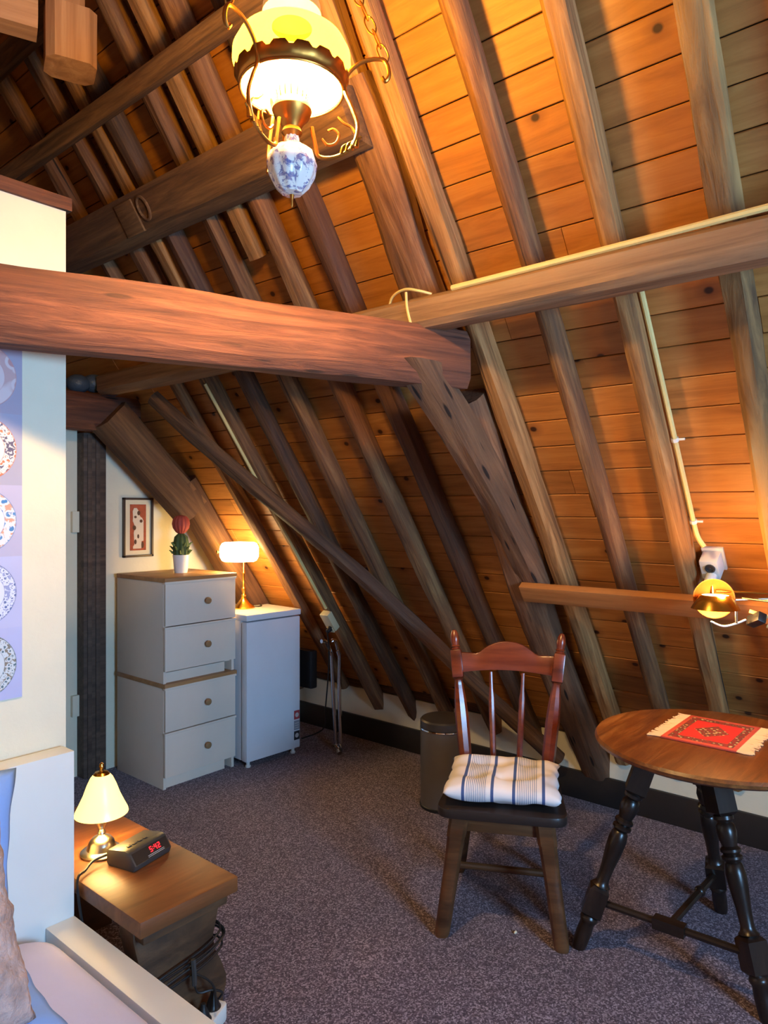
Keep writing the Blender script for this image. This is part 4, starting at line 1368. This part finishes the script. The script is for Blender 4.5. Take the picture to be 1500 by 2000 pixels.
ps = thing('power_strip', 'white power strip with two black plugs by the bench leg', 'power strip', (1.160, 1.604, 0), math.radians(24))
sbp = rounded([(-.13, -.027), (.062, -.027), (.062, .027), (-.13, .027)], .014)
MB().prism(sbp, .0, .045, 'Z').obj('housing', M['socketw'], ps, bevel=.004)
for x in (-.02, .03):
    p_ = MB().lathe([(.022, .0452), (.022, .047), (.019, .050), (.017, .058), (.008, .078), (.006, .088), (.001, .089)], 18, (x, .002, 0)).obj('plug', M['black'], ps)

# ------------------------------------------------------------------ bed
bed = thing('bed', 'white bed with a tall plain headboard', 'bed', (.10, 1.90, 0))
MB().box(-.86, .84, 0, .066, 0, .745).obj('headboard', M['white'], bed, bevel=.003)
MB().box(.762, .84, -2.0, 0, .02, .298).obj('side_rail', M['white'], bed, bevel=.003)
MB().box(-.86, -.78, -2.0, 0, .02, .298).obj('side_rail', M['white'], bed, bevel=.003)
MB().box(-.86, .84, -2.05, -2.0, 0, .36).obj('footboard', M['white'], bed, bevel=.003)
mt = thing('mattress', 'mattress under a pale lavender fitted sheet', 'mattress', (.09, .93, .10))
mp_ = rounded([(-.765, -.90), (.765, -.90), (.765, .955), (-.765, .955)], .09, 6)
lay = []
for ins, z in ((.03, .0), (.0, .04), (.0, .165), (.012, .20), (.04, .222), (.09, .235)):
    lay.append(([(x * (1 - ins / .76), y * (1 - ins / .95)) for x, y in mp_], z))
vs_, fs = [], []
k = len(mp_)
for poly, z in lay:
    vs_ += [(x, y, z) for x, y in poly]
for i in range(len(lay) - 1):
    for j in range(k):
        l = (j + 1) % k
        fs.append((i * k + j, i * k + l, (i + 1) * k + l, (i + 1) * k + j))
fs += [list(range(k)), [(len(lay) - 1) * k + j for j in range(k)]]
MB().add(vs_, fs).obj('fitted_sheet', M['sheet'], mt, angle=1.2)
pm = pillow_mesh(.30, .215, .075, 28, 24, None, 2.6, .02, 5).xf(Matrix.Rotation(math.radians(-9), 4, 'Z')).obj('pillow', M['pillow'], angle=3.0)
pm.rotation_euler = (math.radians(74), 0, math.radians(3))
pm.location = (.44, 1.785, .60)
tag(pm, 'plump pale blue pillow leaning against the headboard', 'pillow')
pm2 = pillow_mesh(.27, .22, .08, 60, 50, None, 2.4, .03, 8)
vv = []
for q in pm2.v:
    e = noise.noise(Vector(q) * 38) * .010
    v_ = Vector(q)
    vv.append(tuple(v_ + v_.normalized() * e))
pm2.v = vv
pf = pm2.obj('fleece_cushion', M['fluff'], angle=3.0)
pf.rotation_euler = (math.radians(68), 0, math.radians(4))
pf.location = (.352, 1.48, .615)
tag(pf, 'fleecy pinkish beige cushion propped in front of the blue pillow', 'cushion')
pv = pillow_mesh(.25, .155, .032, 24, 20, None, 3.0, .01, 15).obj('pillow', M['pillow'], angle=3.0)
pv.rotation_euler = (math.radians(3), 0, math.radians(-4))
pv.location = (.445, 1.54, .382)
tag(pv, 'blue pillow lying flat beneath the fleecy cushion', 'pillow')

# plates poster
poster = thing('poster', 'lavender poster with a column of decorated plates', 'poster', (.60, PW, 1.42))
PR = [(174, 160, 178), (170, 166, 188), (186, 180, 208), (190, 190, 226), (184, 186, 226)]
PD = [((222, 196, 196), (198, 140, 138), (204, 160, 158), (226, 200, 200), 26, .2),
      ((226, 218, 214), (206, 120, 78), (92, 84, 110), (214, 206, 204), 70, 1.4),
      ((226, 222, 226), (70, 128, 188), (212, 156, 128), (202, 190, 200), 46, 1.0),
      ((220, 222, 240), (96, 108, 160), (150, 156, 200), (222, 224, 242), 80, 1.5),
      ((206, 212, 218), (84, 108, 120), (132, 120, 104), (120, 146, 150), 90, 1.3)]
RH = .188
zt_ = .42
for i in range(5):
    zc = zt_ - RH * (i + .5)
    pc = plain('poster_ground_%d' % i, PR[i], .55, vary=.04)
    for cidx in range(2):
        xr = .235 - .188 * cidx
        p_ = MB().box(xr - .188, xr, -.003, 0, zc - RH / 2, zc + RH / 2).obj('panel', pc, poster, smooth=False)
        mname = 'plate_print_%d' % i
        mm = bpy.data.materials.get(mname) or plate_print(mname, *PD[i])
        pp = MB().lathe([(.001, .0012), (.083, .0012), (.0835, .0004), (.0835, 0)], 48)
        po2 = pp.obj('printed_plate', mm, p_)
        po2.matrix_local = Matrix.Translation((xr - .098, -.003, zc)) @ Matrix.Rotation(PI / 2, 4, 'X')
MB().lathe([(.001, .006), (.004, .005), (.005, 0)], 12).xf(Matrix.Rotation(PI / 2, 4, 'X')).obj('pin', M['board'], poster, loc=(.232, -.003, zt_ - .004))
